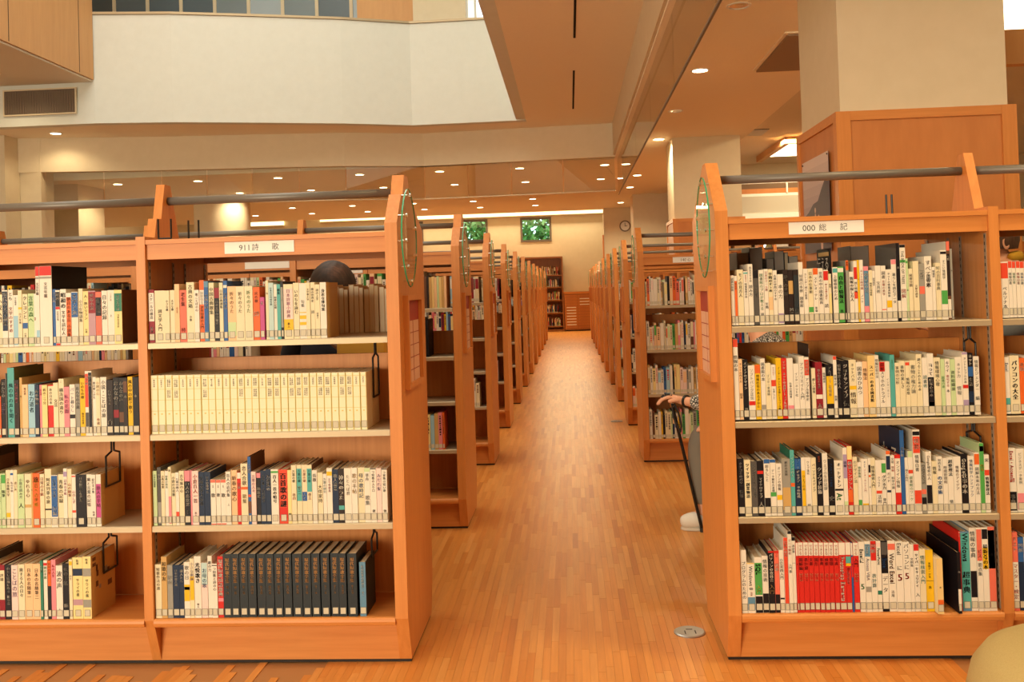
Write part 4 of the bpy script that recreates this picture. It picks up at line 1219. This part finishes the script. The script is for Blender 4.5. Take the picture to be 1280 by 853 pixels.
for k in range(1, 12):
    y = F0 + k * ROW + .014
    for b in range(4 if k < 6 else 2):
        xa = XL - (TH / 2 + (b + 1) * BAY - DT / 2) + .004; xb = XL - (TH if b == 0 else TH / 2 + b * BAY + DT / 2) - .004
        lv = LV5
        gap = (.0, .25, .6, .10, .8)
        for q, z in enumerate(lv):
            hm = (.20 if q == 0 else lv[q - 1] - z - .035)
            if b == 0 and k < 4:
                if q == 0: fill(xa, xb - .17 if k == 1 else xb, y, z, hm)
                elif q == 1: fill(xa, xb - .14, y, z, hm)
                elif q == 3: fill(xa, xb - .04, y, z, hm)
                elif q == 2: fill(xa, xb - .3, y, z, hm)
                else: fill(xa, xb - .35, y, z, hm)
            else: fill(xa, xb - R.choice((0, .05, .2)), y, z, hm)
        fill(xa, xb, F0 + k * ROW + DEP - .012, lv[0], .2, .8, ['e', 'Q', 'd', 'h', 'K'], back=True)
    if k == 1: continue
    for b in range(1 if k in (6, 10) else 3 if k < 5 else 1):
        xa = XR + (TH if b == 0 else TH / 2 + b * BAY + DT / 2) + .004; xb = XR + (TH / 2 + (b + 1) * BAY - DT / 2) - .004
        for q, z in enumerate(LV4): fill(xa, xb - R.choice((0, .03)), y, z, .24 if q else .22, .98 if q else .93)
# left row two, beside the aisle: grey boxed set on its top shelf, tall blue book below
yb = F0 + ROW + .014; zt = LV5[0]
xx = XL - TH - .185
for w_, h, c in ((.012, .20, 'g'), (.014, .205, 'w'), (.018, .175, 'd'), (.013, .178, 'K'), (.015, .17, 'a'), (.014, .172, 'Q'), (.014, .17, 'h'), (.012, .174, 'G'), (.014, .17, 'Q'), (.013, .172, 'a'), (.014, .174, 'h')):
    stuff.box(xx, xx + w_ - .001, yb, yb + .16, zt + .0004, zt + h, CL[c]); xx += w_
xx = XL - TH - .19
for w_, h, c in ((.022, .215, 'l'), (.012, .20, 'w'), (.018, .205, 'k')):
    stuff.box(xx, xx + w_ - .001, yb, yb + .18, LV5[1] + .0004, LV5[1] + h, CL[c]); xx += w_
# books past the left and right picture edges on the near shelves
for q, z in enumerate(LV4):
    fill(XL - TH / 2 - 3 * BAY + .02, XL - TH / 2 - 2 * BAY - .02, F0 + .014, z, .22)
    fill(XL - TH / 2 - 2 * BAY + .02, -2.14, F0 + .014, z, .22)
    fill(1.60, XR + TH / 2 + 2 * BAY - .02, F0 + .014, z, .22); fill(XR + TH / 2 + 2 * BAY + .02, XR + TH / 2 + 3 * BAY - .02, F0 + .014, z, .22)
for q, (x0, x1) in enumerate(((XL - TH / 2 - 2 * BAY + .02, XL - TH / 2 - BAY - .02), (-1.38, -.86))):
    pass
# ------------------------------------------------------------------ wire bookends
WIRE = .0036


def wire_loop(x, yc, zt, drop, wd=.10, stem=.045):
    m_ = MB(); s = .009
    p = [(0, -s, 0), (0, -s, -stem), (0, -wd / 2, -stem - .012), (0, -wd / 2, -drop), (0, wd / 2, -drop), (0, wd / 2, -stem - .012), (0, s, -stem), (0, s, 0)]
    m_.path(p, WIRE, 8); m_.box(-.006, .006, -.02, .02, -.0005, .0022)
    return m_


for x, y, z, l, dr, wd in ((-1.560, .222, LV4[0], 'black wire bookend under the top shelf of the leftmost bay', .19, .078), (-1.683, .092, LV4[1], 'black wire bookend hanging beside the tan book on the third shelf of the leftmost bay', .165, .10),
                    (-1.7255, .139, LV4[2], 'black wire bookend against the tan book on the bottom shelf of the leftmost bay', .165, .10), (-.716, .149, LV4[0], 'black wire bookend at the end of the matched cream set', .198, .092),
                    (-.737, .14, LV4[2], 'black wire bookend beside the last blue book of the 911 bay', .12, .09), (1.3665, .09, LV4[0], 'black wire bookend above the second shelf of the 000 bay', .14, .09),
                    (1.387, .137, LV4[1], 'black wire bookend above the third shelf of the 000 bay', .12, .11)):
    b = wire_loop(0, 0, 0, dr, wd).build('wire_bookend', BLACKW, None, (x, F0 + y, z - .0235)); tag(b, l, 'bookend', 'wire bookends'); smooth_angle(b)
for x, y, l in ((-1.440, F0 + .03, 'black wire bookend parked upright beside the ridge bracket of the left bookcase'), (-1.372, F0 + .12, 'black wire bookend parked on the left bookcase, right of the bracket'), (1.125, F0 + .12, 'black wire bookend parked upright on the right bookcase top')):
    dx = .0235 if x < 0 else .0095
    if x == -1.372: dx = .019
    m_ = MB(); m_.path([(-dx, 0, .074), (-dx, 0, .004), (dx, 0, .004), (dx, 0, .074)], .0036, 8)
    b = m_.build('wire_bookend', BLACKW, None, (x, y, 1.5165)); tag(b, l, 'bookend', 'wire bookends'); smooth_angle(b)

# ------------------------------------------------------------------ far end: tall bookcase, drawer cabinet, clock
fb = empty('tall_bookcase', (-.70, 27.2, 0), 'tall dark wooden bookcase against the far wall at the aisle end', 'bookcase')
DW = grain('dark_wood', (.34, .125, .035), (.40, .155, .046), (30, 30, 2), .45)
for a in ((-1.02, -.98, 0, .36, 0, 2.24), (.47, .51, 0, .36, 0, 2.24)): MB().box(*a).build('side_panel', DW, fb)
MB().box(-.979, .469, .001, .36, 2.19, 2.24).build('top_panel', DW, fb); MB().box(-.979, .469, .33, .359, .06, 2.189).build('back_panel', DW, fb); MB().box(-.979, .469, .03, .05, 0, .06).build('kick_board', DW, fb)
FZ = (.16, .56, .94, 1.33, 1.69)
for z in FZ: MB().box(-.979, .469, .004, .329, z - .03, z).build('shelf', DW, fb)
for z in FZ: fill(-.70 - .97, -.70 + .42, 27.23, z, .3, .85, ['w', 'c', 'R', 's', 'k', 'd', 'g', 'n', 'E', 'a', 'b'], (.18, .27))
dc = empty('drawer_cabinet', (.225, 27.15, 0), 'low wooden cabinet of flat drawers with white label slips, right of tall bookcase', 'cabinet')
MB().box(-.40, .40, .02, .42, .03, 1.10).build('body', DW, dc); MB().box(-.41, .41, -.02, .43, 1.101, 1.17).build('top', WOODH, dc); MB().box(-.38, .38, .05, .4, 0, .029).build('plinth', DARK, dc)
dm = MB().box(-.193, .193, 0, .019, .004, .080).mesh('drawer', WOODD); lm2 = MB().box(-.14, .14, -.004, -.0005, .03, .055).mesh('label_slip', PLATE); hm = MB().box(-.14, .14, -.006, -.0005, .03, .036).mesh('pull', DW)
for c_ in range(2):
    for r_ in range(12):
        d = put('drawer', dm, dc, (-.198 + c_ * .396, 0, .06 + r_ * .0855))
        on = (c_ == 0 and 1 <= r_ <= 7) or (c_ == 1 and 8 <= r_ <= 10)
        put('label_slip' if on else 'pull', lm2 if on else hm, d)
ck = empty('wall_clock', (1.53, 24.5, 2.90), 'round pale wall clock with dark rim beside the far column', 'clock')
ring = MB()
for i in range(28):
    a, b_ = 2 * math.pi * i / 28, 2 * math.pi * (i + 1) / 28
    P_ = lambda r, a, y: (r * math.cos(a), y, r * math.sin(a))
    ring.face([P_(.15, a, -.03), P_(.15, b_, -.03), P_(.12, b_, -.03), P_(.12, a, -.03)][::-1]); ring.face([P_(.15, a, -.03), P_(.15, a, -.001), P_(.15, b_, -.001), P_(.15, b_, -.03)]); ring.face([P_(.12, a, -.03), P_(.12, b_, -.03), P_(.12, b_, -.01), P_(.12, a, -.01)])
ring.build('rim', mat('clock_rim', lin((.45, .38, .32)), .4), ck)
MB().tube((0, -.012, 0), (0, -.002, 0), .12, 28).build('dial', PLATE, ck)
MB().box(-.006, .006, -.018, -.013, -.01, .09).build('minute_hand', BLACKW, ck); MB().box(-.01, .06, -.022, -.0185, -.006, .006).build('hour_hand', BLACKW, ck)

# storage cabinet seen over the 000 bay
sc = empty('storage_cabinet', (2.36, 11.2, 0), 'wooden shelf cabinet holding file boxes beyond the 000 bay', 'cabinet')
for a in ((-.42, -.39, 0, .4, 0, 1.96), (.39, .42, 0, .4, 0, 1.96)): MB().box(*a).build('side_panel', WOOD, sc)
MB().box(-.44, .44, -.01, .41, 1.9605, 1.99).build('top', WOODH, sc); MB().box(-.389, .389, .37, .399, 0, 1.959).build('back_panel', WOOD, sc)
for z in (.4, .75, 1.1, 1.42, 1.70): MB().box(-.389, .389, .005, .369, z - .025, z).build('shelf', WOODH, sc)
for x, w_, c, l in ((2.58, .17, PLATE, 'white file box with a dark slot on the cabinet beyond the 000 bay'), (2.38, .16, mat('box_olive', hexl('8f8a5c'), .7), 'olive file box beside the white one on the cabinet'), (2.12, .2, mat('box_tan', hexl('caa070'), .7), 'tan file box at the left on the cabinet')):
    b = empty('file_box', (x, 11.23, 1.7005), l, 'box', 'file boxes on the cabinet')
    MB().box(-w_ / 2, w_ / 2, 0, .28, 0, .21).build('box', c, b); MB().box(-.05, .05, -.004, -.0005, .07, .10).build('slot', DARK, b)
lp = empty('globe_lamp', (1.99, 9.5, 0), 'small white glowing globe lamp on a dark pole beyond the 000 bay', 'lamp')
MB().tube((0, 0, .012), (0, 0, 1.64), .012, 12).build('pole', BLACKW, lp); MB().lathe([(.14, 0), (.14, .01), (.02, .02)], 24).build('base', BLACKW, lp)
g = MB().lathe([(.001, 0), (.028, .012), (.04, .04), (.04, .07), (.026, .10), (.001, .11)], 20).build('globe', mat('globe_glow', (1, 1, .95), .4, emit=(1, .97, .85), estr=4), lp, (0, 0, 1.641)); smooth_angle(g)

# poster on the column's left face
po = empty('poster', (1.4635, 5.45, 1.46), 'poster of dark hills and pale figures on the wooden column side', 'poster')
pm = MB(); U = lambda y, z, e=0: (-.0012 - e, y, z)
pm.box(-.001, 0, -.28, .28, 0, .56, hexl('9c8f96'))
for i in range(10):
    t = i / 9; c0 = (.84 - .36 * t, .76 - .36 * t, .74 - .28 * t); pm.face([U(.279, .56 - .056 * i), U(-.279, .56 - .056 * i), U(-.279, .504 - .056 * i + .0), U(.279, .504 - .056 * i)], lin(c0))
hill = hexl('4a3f4c')
for q in ([(.279, .22), (.279, .002), (-.279, .002), (-.279, .40), (-.20, .41), (-.12, .36), (-.04, .30), (.06, .29), (.16, .25)],): pm.face([U(y, z, .0004) for y, z in q], hill)
for y, z, s in ((.02, .16, .05), (-.05, .13, .042), (.09, .12, .036), (-.10, .06, .05)):
    pm.face([U(y + s * .5 * math.cos(a), z + s * 1.5 * math.sin(a), .0008) for a in [math.pi * 2 * i / 10 for i in range(10)]], hexl('c9a596'))
    pm.face([U(y + s * .3 * math.cos(a), z + s * 1.8 + s * .34 * math.sin(a), .0008) for a in [math.pi * 2 * i / 10 for i in range(10)]], hexl('d8b29e'))
pm.build('print', PRINT, po)
pins = MB()
for y, z in ((.265, .545), (-.265, .545)): pins.tube((-.001, y, z), (-.006, y, z), .005, 8)
pins.build('pin', BLACKW, po)

# ------------------------------------------------------------------ floor outlets and the stool
for x, y, l in ((.404, 3.447, 'round grey metal floor outlet near the right bookcase'), (.409, 8.80, 'round grey metal floor outlet farther down the aisle')):
    fo = empty('floor_outlet', (x, y, 0), l, 'outlet', 'floor outlets')
    smooth_angle(MB().lathe([(.058, .0002), (.058, .003), (.052, .006), (.001, .0065)], 36).build('cover', STEEL, fo), 25)
    MB().box(-.012, .012, .012, .016, .0066, .0075).box(-.02, -.016, -.03, .0, .0066, .0075).box(.018, .022, -.028, .002, .0066, .0075).build('latch', DARK, fo)
st = empty('round_stool', (1.315, 2.34, 0), 'khaki padded round stool in the lower right corner', 'stool')
up = grain('khaki_cloth', hexl('b09a62'), hexl('bba670'), (300, 300, 300), .9, bump=.1)
prof = [(r_ * 1.06, z_ * 1.12 if z_ > .05 else z_) for r_, z_ in [(.30, .035), (.318, .06), (.325, .12), (.322, .20), (.308, .255), (.28, .292), (.235, .315), (.15, .328), (.001, .332)]]
smooth_angle(MB().lathe(prof, 64).build('cushion', up, st), 80)
MB().lathe([(.27, 0), (.27, .034)], 40).build('base', DARK, st)
pi_ = MB()
for i in range(64):
    a, b_ = 2 * math.pi * i / 64, 2 * math.pi * (i + 1) / 64; pi_.tube((.3435 * math.cos(a), .3435 * math.sin(a), .10), (.3435 * math.cos(b_), .3435 * math.sin(b_), .10), .004, 6, caps=False)
pi_.build('piping', up, st)

# ------------------------------------------------------------------ people
SKIN = grain('skin', (.72, .36, .22), (.76, .40, .25), (30, 30, 30), .5, bump=.03)
HAIR = grain('dark_hair', (.018, .010, .007), (.06, .032, .02), (18, 120, 18), .38, bump=.3)
HAIRC = grain('dark_hair_crown', (.014, .008, .006), (.04, .02, .013), (18, 120, 18), .6, bump=.3, attr=True)
HAIRB = grain('brown_hair', (.06, .03, .018), (.11, .058, .034), (90, 90, 20), .5, bump=.3)


def skinned(name, verts, edges, m_, parent, root=0, lv=2):
    me = bpy.data.meshes.new(name); me.from_pydata([v[:3] for v in verts], edges, []); me.materials.append(m_)
    o = bpy.data.objects.new(name, me); COL.objects.link(o); o.parent = parent
    sk = o.modifiers.new('skin', 'SKIN')
    if not me.skin_vertices: me.attributes.new  # layer comes with the modifier below
    if not me.skin_vertices:
        bm = bmesh.new(); bm.from_mesh(me); bm.verts.layers.skin.verify(); bm.to_mesh(me); bm.free()
    for v, sv in zip(verts, me.skin_vertices[0].data):
        r = v[3] if isinstance(v[3], tuple) else (v[3], v[3]); sv.radius = r
        sv.use_root = False
    me.skin_vertices[0].data[root].use_root = True
    sk.use_smooth_shade = True
    s = o.modifiers.new('sub', 'SUBSURF'); s.levels = lv; s.render_levels = lv
    return o


class Rig:
    def __init__(s): s.v = []; s.e = []
    def chain(s, pts, start=None):
        ids = [start] if start is not None else []
        for p in pts: s.v.append(p); ids.append(len(s.v) - 1)
        s.e += list(zip(ids, ids[1:])); return ids
    def hand(s, wrist, d, palm_n, side, curl=.35, L=.085):
        """palm and five fingers from wrist index: d finger direction, palm_n palm normal, side towards the thumb"""
        d = Vector(d).normalized(); n = Vector(palm_n).normalized(); t = Vector(side).normalized(); w0 = Vector(s.v[wrist][:3])
        pc = w0 + d * .045; pid = s.chain([(*pc, .022)], wrist)[-1]
        for i, (off, ln) in enumerate(((.028, .068), (.010, .076), (-.009, .071), (-.027, .056))):
            b = pc + d * .042 + t * off; q = [(*b, .0105)]; dd = d.copy(); p = b
            for seg in (.42, .33, .25):
                dd = (dd * math.cos(curl) + n * math.sin(curl)).normalized(); p = p + dd * ln * seg; q.append((*p, .0085 - (.0015 if seg == .25 else 0)))
            s.chain(q, pid)
        b = pc + t * .03 - d * .01; s.chain([(*b, .012), (*(b + t * .02 + d * .025 + n * .008), .010), (*(b + t * .024 + d * .05 + n * .02), .0085)], pid)


def face_parts(t, c, f, eye=True):
    """nose, mouth and eyes on a head centred at c looking along f"""
    c = Vector(c); f = Vector(f).normalized(); s = Vector((-f.y, f.x, 0)); u = Vector((0, 0, 1))
    m_ = MB(); E_ = MB()
    a = c + f * .088 + u * .005; m_.tube(a, a + f * .022 - u * .035, .007, 8, r2=.012)
    m_.build('nose', SKIN, t)
    for q in (-1, 1):
        p = c + f * .082 + s * .03 * q + u * .012; E_.tube(p, p + f * .006, .0085, 10, (.9, .88, .84)); E_.tube(p + f * .0062, p + f * .007, .0055, 8, (.02, .012, .01))
    E_.build('eyes', PRINT, t)
    MB().tube(c + f * .086 - u * .062 - s * .022, c + f * .086 - u * .062 + s * .022, .0045, 8, (.45, .16, .12)).build('mouth', PRINT, t)
    for q in (-1, 1):
        p = c + s * .076 * q - f * .01 - u * .01; e = MB()
        e.lathe([(.002, 0), (.020, .004), (.024, .010), (.016, .013), (.012, .008), (.004, .007)], 14)
        o = e.build('ear', SKIN, t, tuple(p)); o.rotation_euler = Vector((s * q + f * -.25)).to_track_quat('Z', 'Y').to_euler(); o.scale = (.85, 1.35, 1); smooth_angle(o, 60)


def hair_cap(t, c, f, m_, cover=-.25, crown=None, sx=1.0, low=.64):
    """hair shell over the back and top of a head"""
    c = Vector(c); f = Vector(f).normalized(); s = Vector((-f.y, f.x, 0)); mb = MB(); n1, n2 = 26, 40; rr = random.Random(3)
    P = {}
    for i in range(n1 + 1):
        th = math.pi * i / n1 * low
        for j in range(n2):
            ph = 2 * math.pi * j / n2; lx = math.sin(th) * math.cos(ph); ly = math.sin(th) * math.sin(ph); lz = math.cos(th)
            if lx > .25 and lz < .35: lz = max(lz, .35 + .1 * math.sin(ph * 7)); q = math.sqrt(max(0, 1 - lz * lz)); k = math.hypot(lx, ly) or 1; lx, ly = lx / k * q, ly / k * q
            b = 1 + .012 * math.sin(ph * 9 + i)
            P[i, j] = c + (f * (lx * .107) + s * (ly * .092 * sx)) * b + Vector((0, 0, lz * .128 + .006)) * b
    for i in range(n1):
        for j in range(n2):
            k = (j + 1) % n2; mb.face([P[i, j], P[i + 1, j], P[i + 1, k], P[i, k]])
    if crown:
        cd = Vector(crown).normalized(); rr = random.Random(9)
        for q, fc in enumerate(mb.f):
            ce = sum((Vector(mb.v[i]) for i in fc), Vector()) / 4 - c; k = max(0, 1 - ce.normalized().angle(cd) / .62) ** 1.5; mb.c[q] = (1 + 3.5 * k, 1 + 3 * k, 1 + 2.5 * k)
    o = mb.build('hair', m_, t)
    bm = bmesh.new(); bm.from_mesh(o.data); bmesh.ops.remove_doubles(bm, verts=bm.verts, dist=.0004); bm.to_mesh(o.data); bm.free()
    o.data.polygons.foreach_set('use_smooth', [True] * len(o.data.polygons)); return o


def cloth(name, m_, parent, chains, lv=2):
    r = Rig(); ids = {}
    for c_ in chains:
        st_ = None; pts = c_
        if isinstance(c_[0], str): st_ = ids[c_[0]]; pts = c_[1:]
        key = None
        if isinstance(pts[-1], str): key = pts[-1]; pts = pts[:-1]
        q = r.chain(pts, st_)
        if key: ids[key] = q[-1] if st_ is not None or len(q) == 1 else q[-1]
    return skinned(name, r.v, r.e, m_, parent, 0, lv)


# seated visitor with the cane -------------------------------------------------
seat = empty('bench', (1.2, 4.72, 0), 'low wooden bench behind the right bookcase under the seated visitor', 'bench')
MB().box(-.22, .28, -.30, .30, .32, .36).build('seat', WOODH, seat)
for sx in (-.18, .22):
    for sy in (-.26, .22): MB().box(sx, sx + .04, sy, sy + .04, 0, .3195).build('leg', WOOD, seat)
pa = empty('person', (.95, 4.72, 0), 'seated visitor in grey trousers and patterned sleeve resting a hand on a cane', 'person')
I = Matrix.Translation((-.95, -4.72, 0))
OX, OY = -.95, -4.72


def W(x, y, z, r): return (x + OX - .055, y + OY, z, r)


r = Rig()
sp_ = r.chain([W(1.16, 4.72, .50, .105), W(1.15, 4.72, .64, .115), W(1.11, 4.72, .82, .125), W(1.05, 4.72, .95, .095), W(1.015, 4.72, 1.03, .05), W(.995, 4.72, 1.09, .062), W(.975, 4.72, 1.16, .085), W(.985, 4.72, 1.23, .075)])
ar = r.chain([W(1.06, 4.58, .95, .055), W(.95, 4.55, .77, .046), W(.86, 4.60, .675, .040), W(.74, 4.72, .680, .034), W(.635, 4.83, .685, .025)], sp_[3])
r.hand(ar[-1], (-1, .18, .30), (-.25, 0, -1), (-.1, -1, 0), .62)
a2 = r.chain([W(1.06, 4.86, .95, .055), W(1.0, 4.92, .74, .046), W(.90, 4.90, .60, .036), W(.84, 4.86, .58, .025)], sp_[3])
r.hand(a2[-1], (-1, -.2, -.2), (0, 0, -1), (0, -1, 0), .2)
for y0, y1, kx, kz, fx in ((4.80, 4.88, .715, .495, .72), (4.64, 4.70, .775, .455, .86)):
    r.chain([W(1.10, y0, .485, .08), W(.92, (y0 + y1) / 2, .495, .075), W(kx, y1, kz, .055), W(kx + .01, y1, .32, .048), W(fx, y1, .10, .034), W(fx - .03, y1, .055, .036), W(fx - .10, y1, .035, .026)], sp_[0])
body = skinned('body', r.v, r.e, SKIN, pa)
tro = mat('grey_trousers', hexl('7d7568'), .85); tro2 = tro
cloth('trousers', tro, pa, [[W(1.15, 4.72, .60, .125), W(1.16, 4.72, .49, .128), 'h'], ['h', W(1.10, 4.80, .495, .095), W(.90, 4.85, .505, .088), W(.715, 4.88, .500, .072), W(.708, 4.88, .42, .066), W(.712, 4.88, .28, .060), W(.722, 4.88, .125, .056)],
                            ['h', W(1.10, 4.64, .490, .095), W(.94, 4.67, .490, .088), W(.775, 4.70, .460, .070), W(.785, 4.70, .36, .064), W(.82, 4.70, .25, .060), W(.86, 4.70, .125, .056)]])
shirt = mat('patterned_cloth', (.8, .78, .7), .8); nt = shirt.node_tree
vo = nt.nodes.new('ShaderNodeTexVoronoi'); vo.feature = 'DISTANCE_TO_EDGE'; vo.inputs['Scale'].default_value = 95; rp = nt.nodes.new('ShaderNodeValToRGB')
rp.color_ramp.interpolation = 'CONSTANT'; rp.color_ramp.elements[0].color = (.04, .035, .03, 1); rp.color_ramp.elements[1].position = .17; rp.color_ramp.elements[1].color = (.78, .75, .66, 1)
tc = nt.nodes.new('ShaderNodeTexCoord'); nt.links.new(tc.outputs['Object'], vo.inputs['Vector']); nt.links.new(vo.outputs['Distance'], rp.inputs[0]); nt.links.new(rp.outputs[0], nt.nodes['Principled BSDF'].inputs['Base Color'])
cloth('shirt', shirt, pa, [[W(1.16, 4.72, .50, .14), W(1.155, 4.72, .57, .142), W(1.15, 4.72, .67, .145), W(1.11, 4.72, .83, .145), W(1.06, 4.72, .955, .115), 's'], ['s', W(1.02, 4.72, 1.03, .066)], ['s', W(1.06, 4.585, .945, .080), W(.95, 4.55, .77, .062), W(.865, 4.60, .68, .056), W(.75, 4.71, .683, .050), W(.668, 4.80, .686, .043)],
                           ['s', W(1.06, 4.855, .945, .080), W(1.0, 4.92, .74, .062), W(.90, 4.90, .605, .05)]])
MB().lathe([(.031, 0), (.034, .003), (.034, .011), (.031, .014)], 20).build('wrist_strap', BLACKW, pa, (.585 + OX, 4.827 + OY, .685)).rotation_euler = (math.radians(90), 0, math.radians(-48) + math.pi / 2)
sh_ = mat('white_shoe', hexl('d9d2c4'), .6)
for fx, fy in ((.72, 4.88), (.86, 4.70)):
    cloth('shoe', sh_, pa, [[W(fx + .03, fy, .052, .045), W(fx - .03, fy, .052, .05), W(fx - .085, fy, .045, .044), W(fx - .125, fy, .036, .032)]], 2)
    so2 = MB().lathe([(.97, .001), (1, .006), (.97, .016)], 28).build('shoe_sole', mat('sole', hexl('c9beac'), .7), pa, (fx - .088 + OX, fy + OY, 0)); so2.scale = (.088, .040, 1)
hair_cap(pa, (.93 + OX, 4.72 + OY, 1.175), (-1, 0, 0), HAIRB); face_parts(pa, (.93 + OX, 4.72 + OY, 1.165), (-1, 0, 0))
cn = empty('walking_cane', (.647, 4.83, 0), 'black walking cane with silver highlights under the seated visitor\'s hand', 'cane')
A = Vector((0, 0, .022)); Bt = Vector((-.128, .0, .655))
MB().tube(A, Bt, .0085, 14).build('shaft', mat('black_shaft', (.012, .01, .009), .18), cn)
MB().tube(Bt + Vector((-.0, 0, .0)), Bt + (Bt - A).normalized() * .045, .0105, 14).build('collar', CHROME, cn)
MB().tube((.0035, 0, .0005), A, .012, 14, r2=.010).build('rubber_tip', BLACKW, cn)
hd = MB().path([tuple(Bt + Vector((-.004, 0, .045))), tuple(Bt + Vector((-.012, 0, .062))), tuple(Bt + Vector((-.04, .004, .060))), tuple(Bt + Vector((-.052, .006, .048)))], .0115, 12)
hd.build('handle', BLACKW, cn)
MB().path([tuple(Bt + Vector(q)) for q in ((-.006, -.014, .02), (.0, -.018, -.05), (.022, -.016, -.10), (.034, -.014, -.13), (.040, -.012, -.095), (.028, -.012, -.03), (.006, -.013, .02))], .005, 8).build('wrist_loop', mat('loop', (.02, .018, .016), .7), cn)

# reader between the left rows, seen from behind --------------------------------
pb = empty('person', (-1.135, 4.22, 0), 'dark haired reader in navy with a mustard bag, standing between the left rows', 'person')
r = Rig()
sp_ = r.chain([(0, 0, .80, .12), (0, 0, .95, .125), (0, .01, 1.10, .115), (0, .03, 1.19, .08), (0, .06, 1.24, .05), (0, .08, 1.28, .065), (0, .09, 1.35, .082), (0, .08, 1.41, .06)])
for q in (-1, 1):
    a = r.chain([(.15 * q, .02, 1.15, .055), (.21 * q, .05, .95, .046), (.17 * q, .22, .86, .036), (.11 * q, .28, .90, .026)], sp_[3]); r.hand(a[-1], (-.6 * q, .8, .3), (-q, 0, 0), (0, -.2, 1), .35)
    r.chain([(.09 * q, 0, .74, .085), (.10 * q, .0, .44, .06), (.10 * q, -.01, .10, .038), (.10 * q, .04, .045, .036), (.10 * q, .12, .03, .028)], sp_[0])
skinned('body', r.v, r.e, SKIN, pb)
navy = mat('navy_cloth', hexl('1c1f2a'), .8)
cloth('jacket', navy, pb, [[(0, 0, .74, .15), (0, 0, .84, .152), (0, 0, .97, .152), (0, .01, 1.10, .148), (0, .03, 1.185, .112), 's'], ['s', (0, .055, 1.25, .068)], ['s', (.14, .02, 1.15, .082), (.21, .05, .95, .062), (.17, .21, .865, .050)], ['s', (-.14, .02, 1.15, .082), (-.21, .05, .95, .062), (-.17, .21, .865, .050)]])
cloth('trousers', mat('dark_trousers', hexl('2a2624'), .85), pb, [[(0, 0, .92, .135), (0, 0, .78, .14), 'h'], ['h', (.09, 0, .72, .10), (.10, 0, .44, .075), (.10, -.01, .10, .06)], ['h', (-.09, 0, .72, .10), (-.10, 0, .44, .075), (-.10, -.01, .10, .06)]])
for q in (-1, 1): cloth('shoe', BLACKW, pb, [[(.10 * q, -.03, .05, .045), (.10 * q, .05, .048, .05), (.10 * q, .13, .036, .036)]])
hc = hair_cap(pb, (0, .085, 1.332), (0, 1, -.0), HAIRC, sx=1.22, low=.74, crown=(.35, -.62, .75)); hc['label'] = 'dark hair with a paler crown'
face_parts(pb, (0, .085, 1.325), (0, 1, 0))
bag = empty('shoulder_bag', (-.995, 4.035, .94), 'mustard shoulder bag on the back of the reader in navy', 'bag')
MB().box(-.05, .17, -.05, .035, -.10, .16).build('bag_body', mat('mustard', hexl('d0a23e'), .7), bag, bevel=.02)
MB().path([(-.04, -.01, .12), (-.12, -.0, .18), (-.21, .03, .25), (-.26, .12, .305)], .016, 8).build('strap', mat('strap_brown', hexl('7a5a40'), .7), bag)

# third visitor at the right edge ------------------------------------------------
pc = empty('person', (2.035, 4.45, 0), 'brown haired visitor in blue grey at the right edge, seen in profile', 'person'); pc.scale = (1, 1, 1.03)
r = Rig()
sp_ = r.chain([(.10, 0, .84, .12), (.09, 0, 1.0, .12), (.06, 0, 1.16, .115), (.03, 0, 1.27, .08), (0, 0, 1.33, .05), (-.02, 0, 1.37, .062), (-.03, 0, 1.43, .082), (-.02, 0, 1.49, .062)])
for q in (-1, 1):
    a = r.chain([(.04, .15 * q, 1.23, .055), (-.02, .2 * q, 1.02, .046), (-.2, .14 * q, .98, .036), (-.28, .09 * q, 1.02, .026)], sp_[3]); r.hand(a[-1], (-.8, -.4 * q, .3), (0, -q, 0), (.2, 0, 1), .35)
    r.chain([(.10, .09 * q, .78, .085), (.08, .1 * q, .46, .06), (.10, .1 * q, .10, .038), (.05, .1 * q, .045, .036), (-.03, .1 * q, .03, .028)], sp_[0])
skinned('body', r.v, r.e, SKIN, pc)
cloth('shirt', mat('blue_grey_cloth', hexl('7d8a94'), .8), pc, [[(.10, 0, .80, .15), (.095, 0, .93, .148), (.08, 0, 1.05, .152), (.06, 0, 1.16, .155), (.035, 0, 1.26, .112), 's'], ['s', (.01, 0, 1.325, .066)], ['s', (.04, .14, 1.23, .080), (-.02, .2, 1.02, .06), (-.19, .145, .98, .05)], ['s', (.04, -.14, 1.23, .080), (-.02, -.2, 1.02, .06), (-.19, -.145, .98, .05)]])
cloth('collar', mat('yellow_collar', hexl('c89a2a'), .8), pc, [[(.01, .072, 1.335, .022), (.07, .05, 1.34, .024), (.09, 0, 1.345, .026), (.07, -.05, 1.34, .024), (.01, -.072, 1.335, .022)]])
cloth('trousers', mat('khaki_trousers', hexl('6e6450'), .85), pc, [[(.10, 0, .95, .128), (.10, 0, .82, .135), 'h'], ['h', (.10, .09, .76, .10), (.08, .1, .46, .075), (.10, .1, .10, .06)], ['h', (.10, -.09, .76, .10), (.08, -.1, .46, .075), (.10, -.1, .10, .06)]])
for q in (-1, 1): cloth('shoe', BLACKW, pc, [[(.13, .1 * q, .05, .045), (.05, .1 * q, .048, .05), (-.03, .1 * q, .036, .036)]])
hair_cap(pc, (-.015, 0, 1.425), (-1, 0, 0), HAIRB); face_parts(pc, (-.015, 0, 1.415), (-1, 0, 0))

# ------------------------------------------------------------------ the many other books
so_ = stuff.build('shelved_books', PRINT)
tag(so_, 'the many smaller and farther books filling the shelves of all rows', 'book', 'further shelved books', 'stuff')
bpy.data.objects.remove(FO); bpy.data.curves.remove(FC)
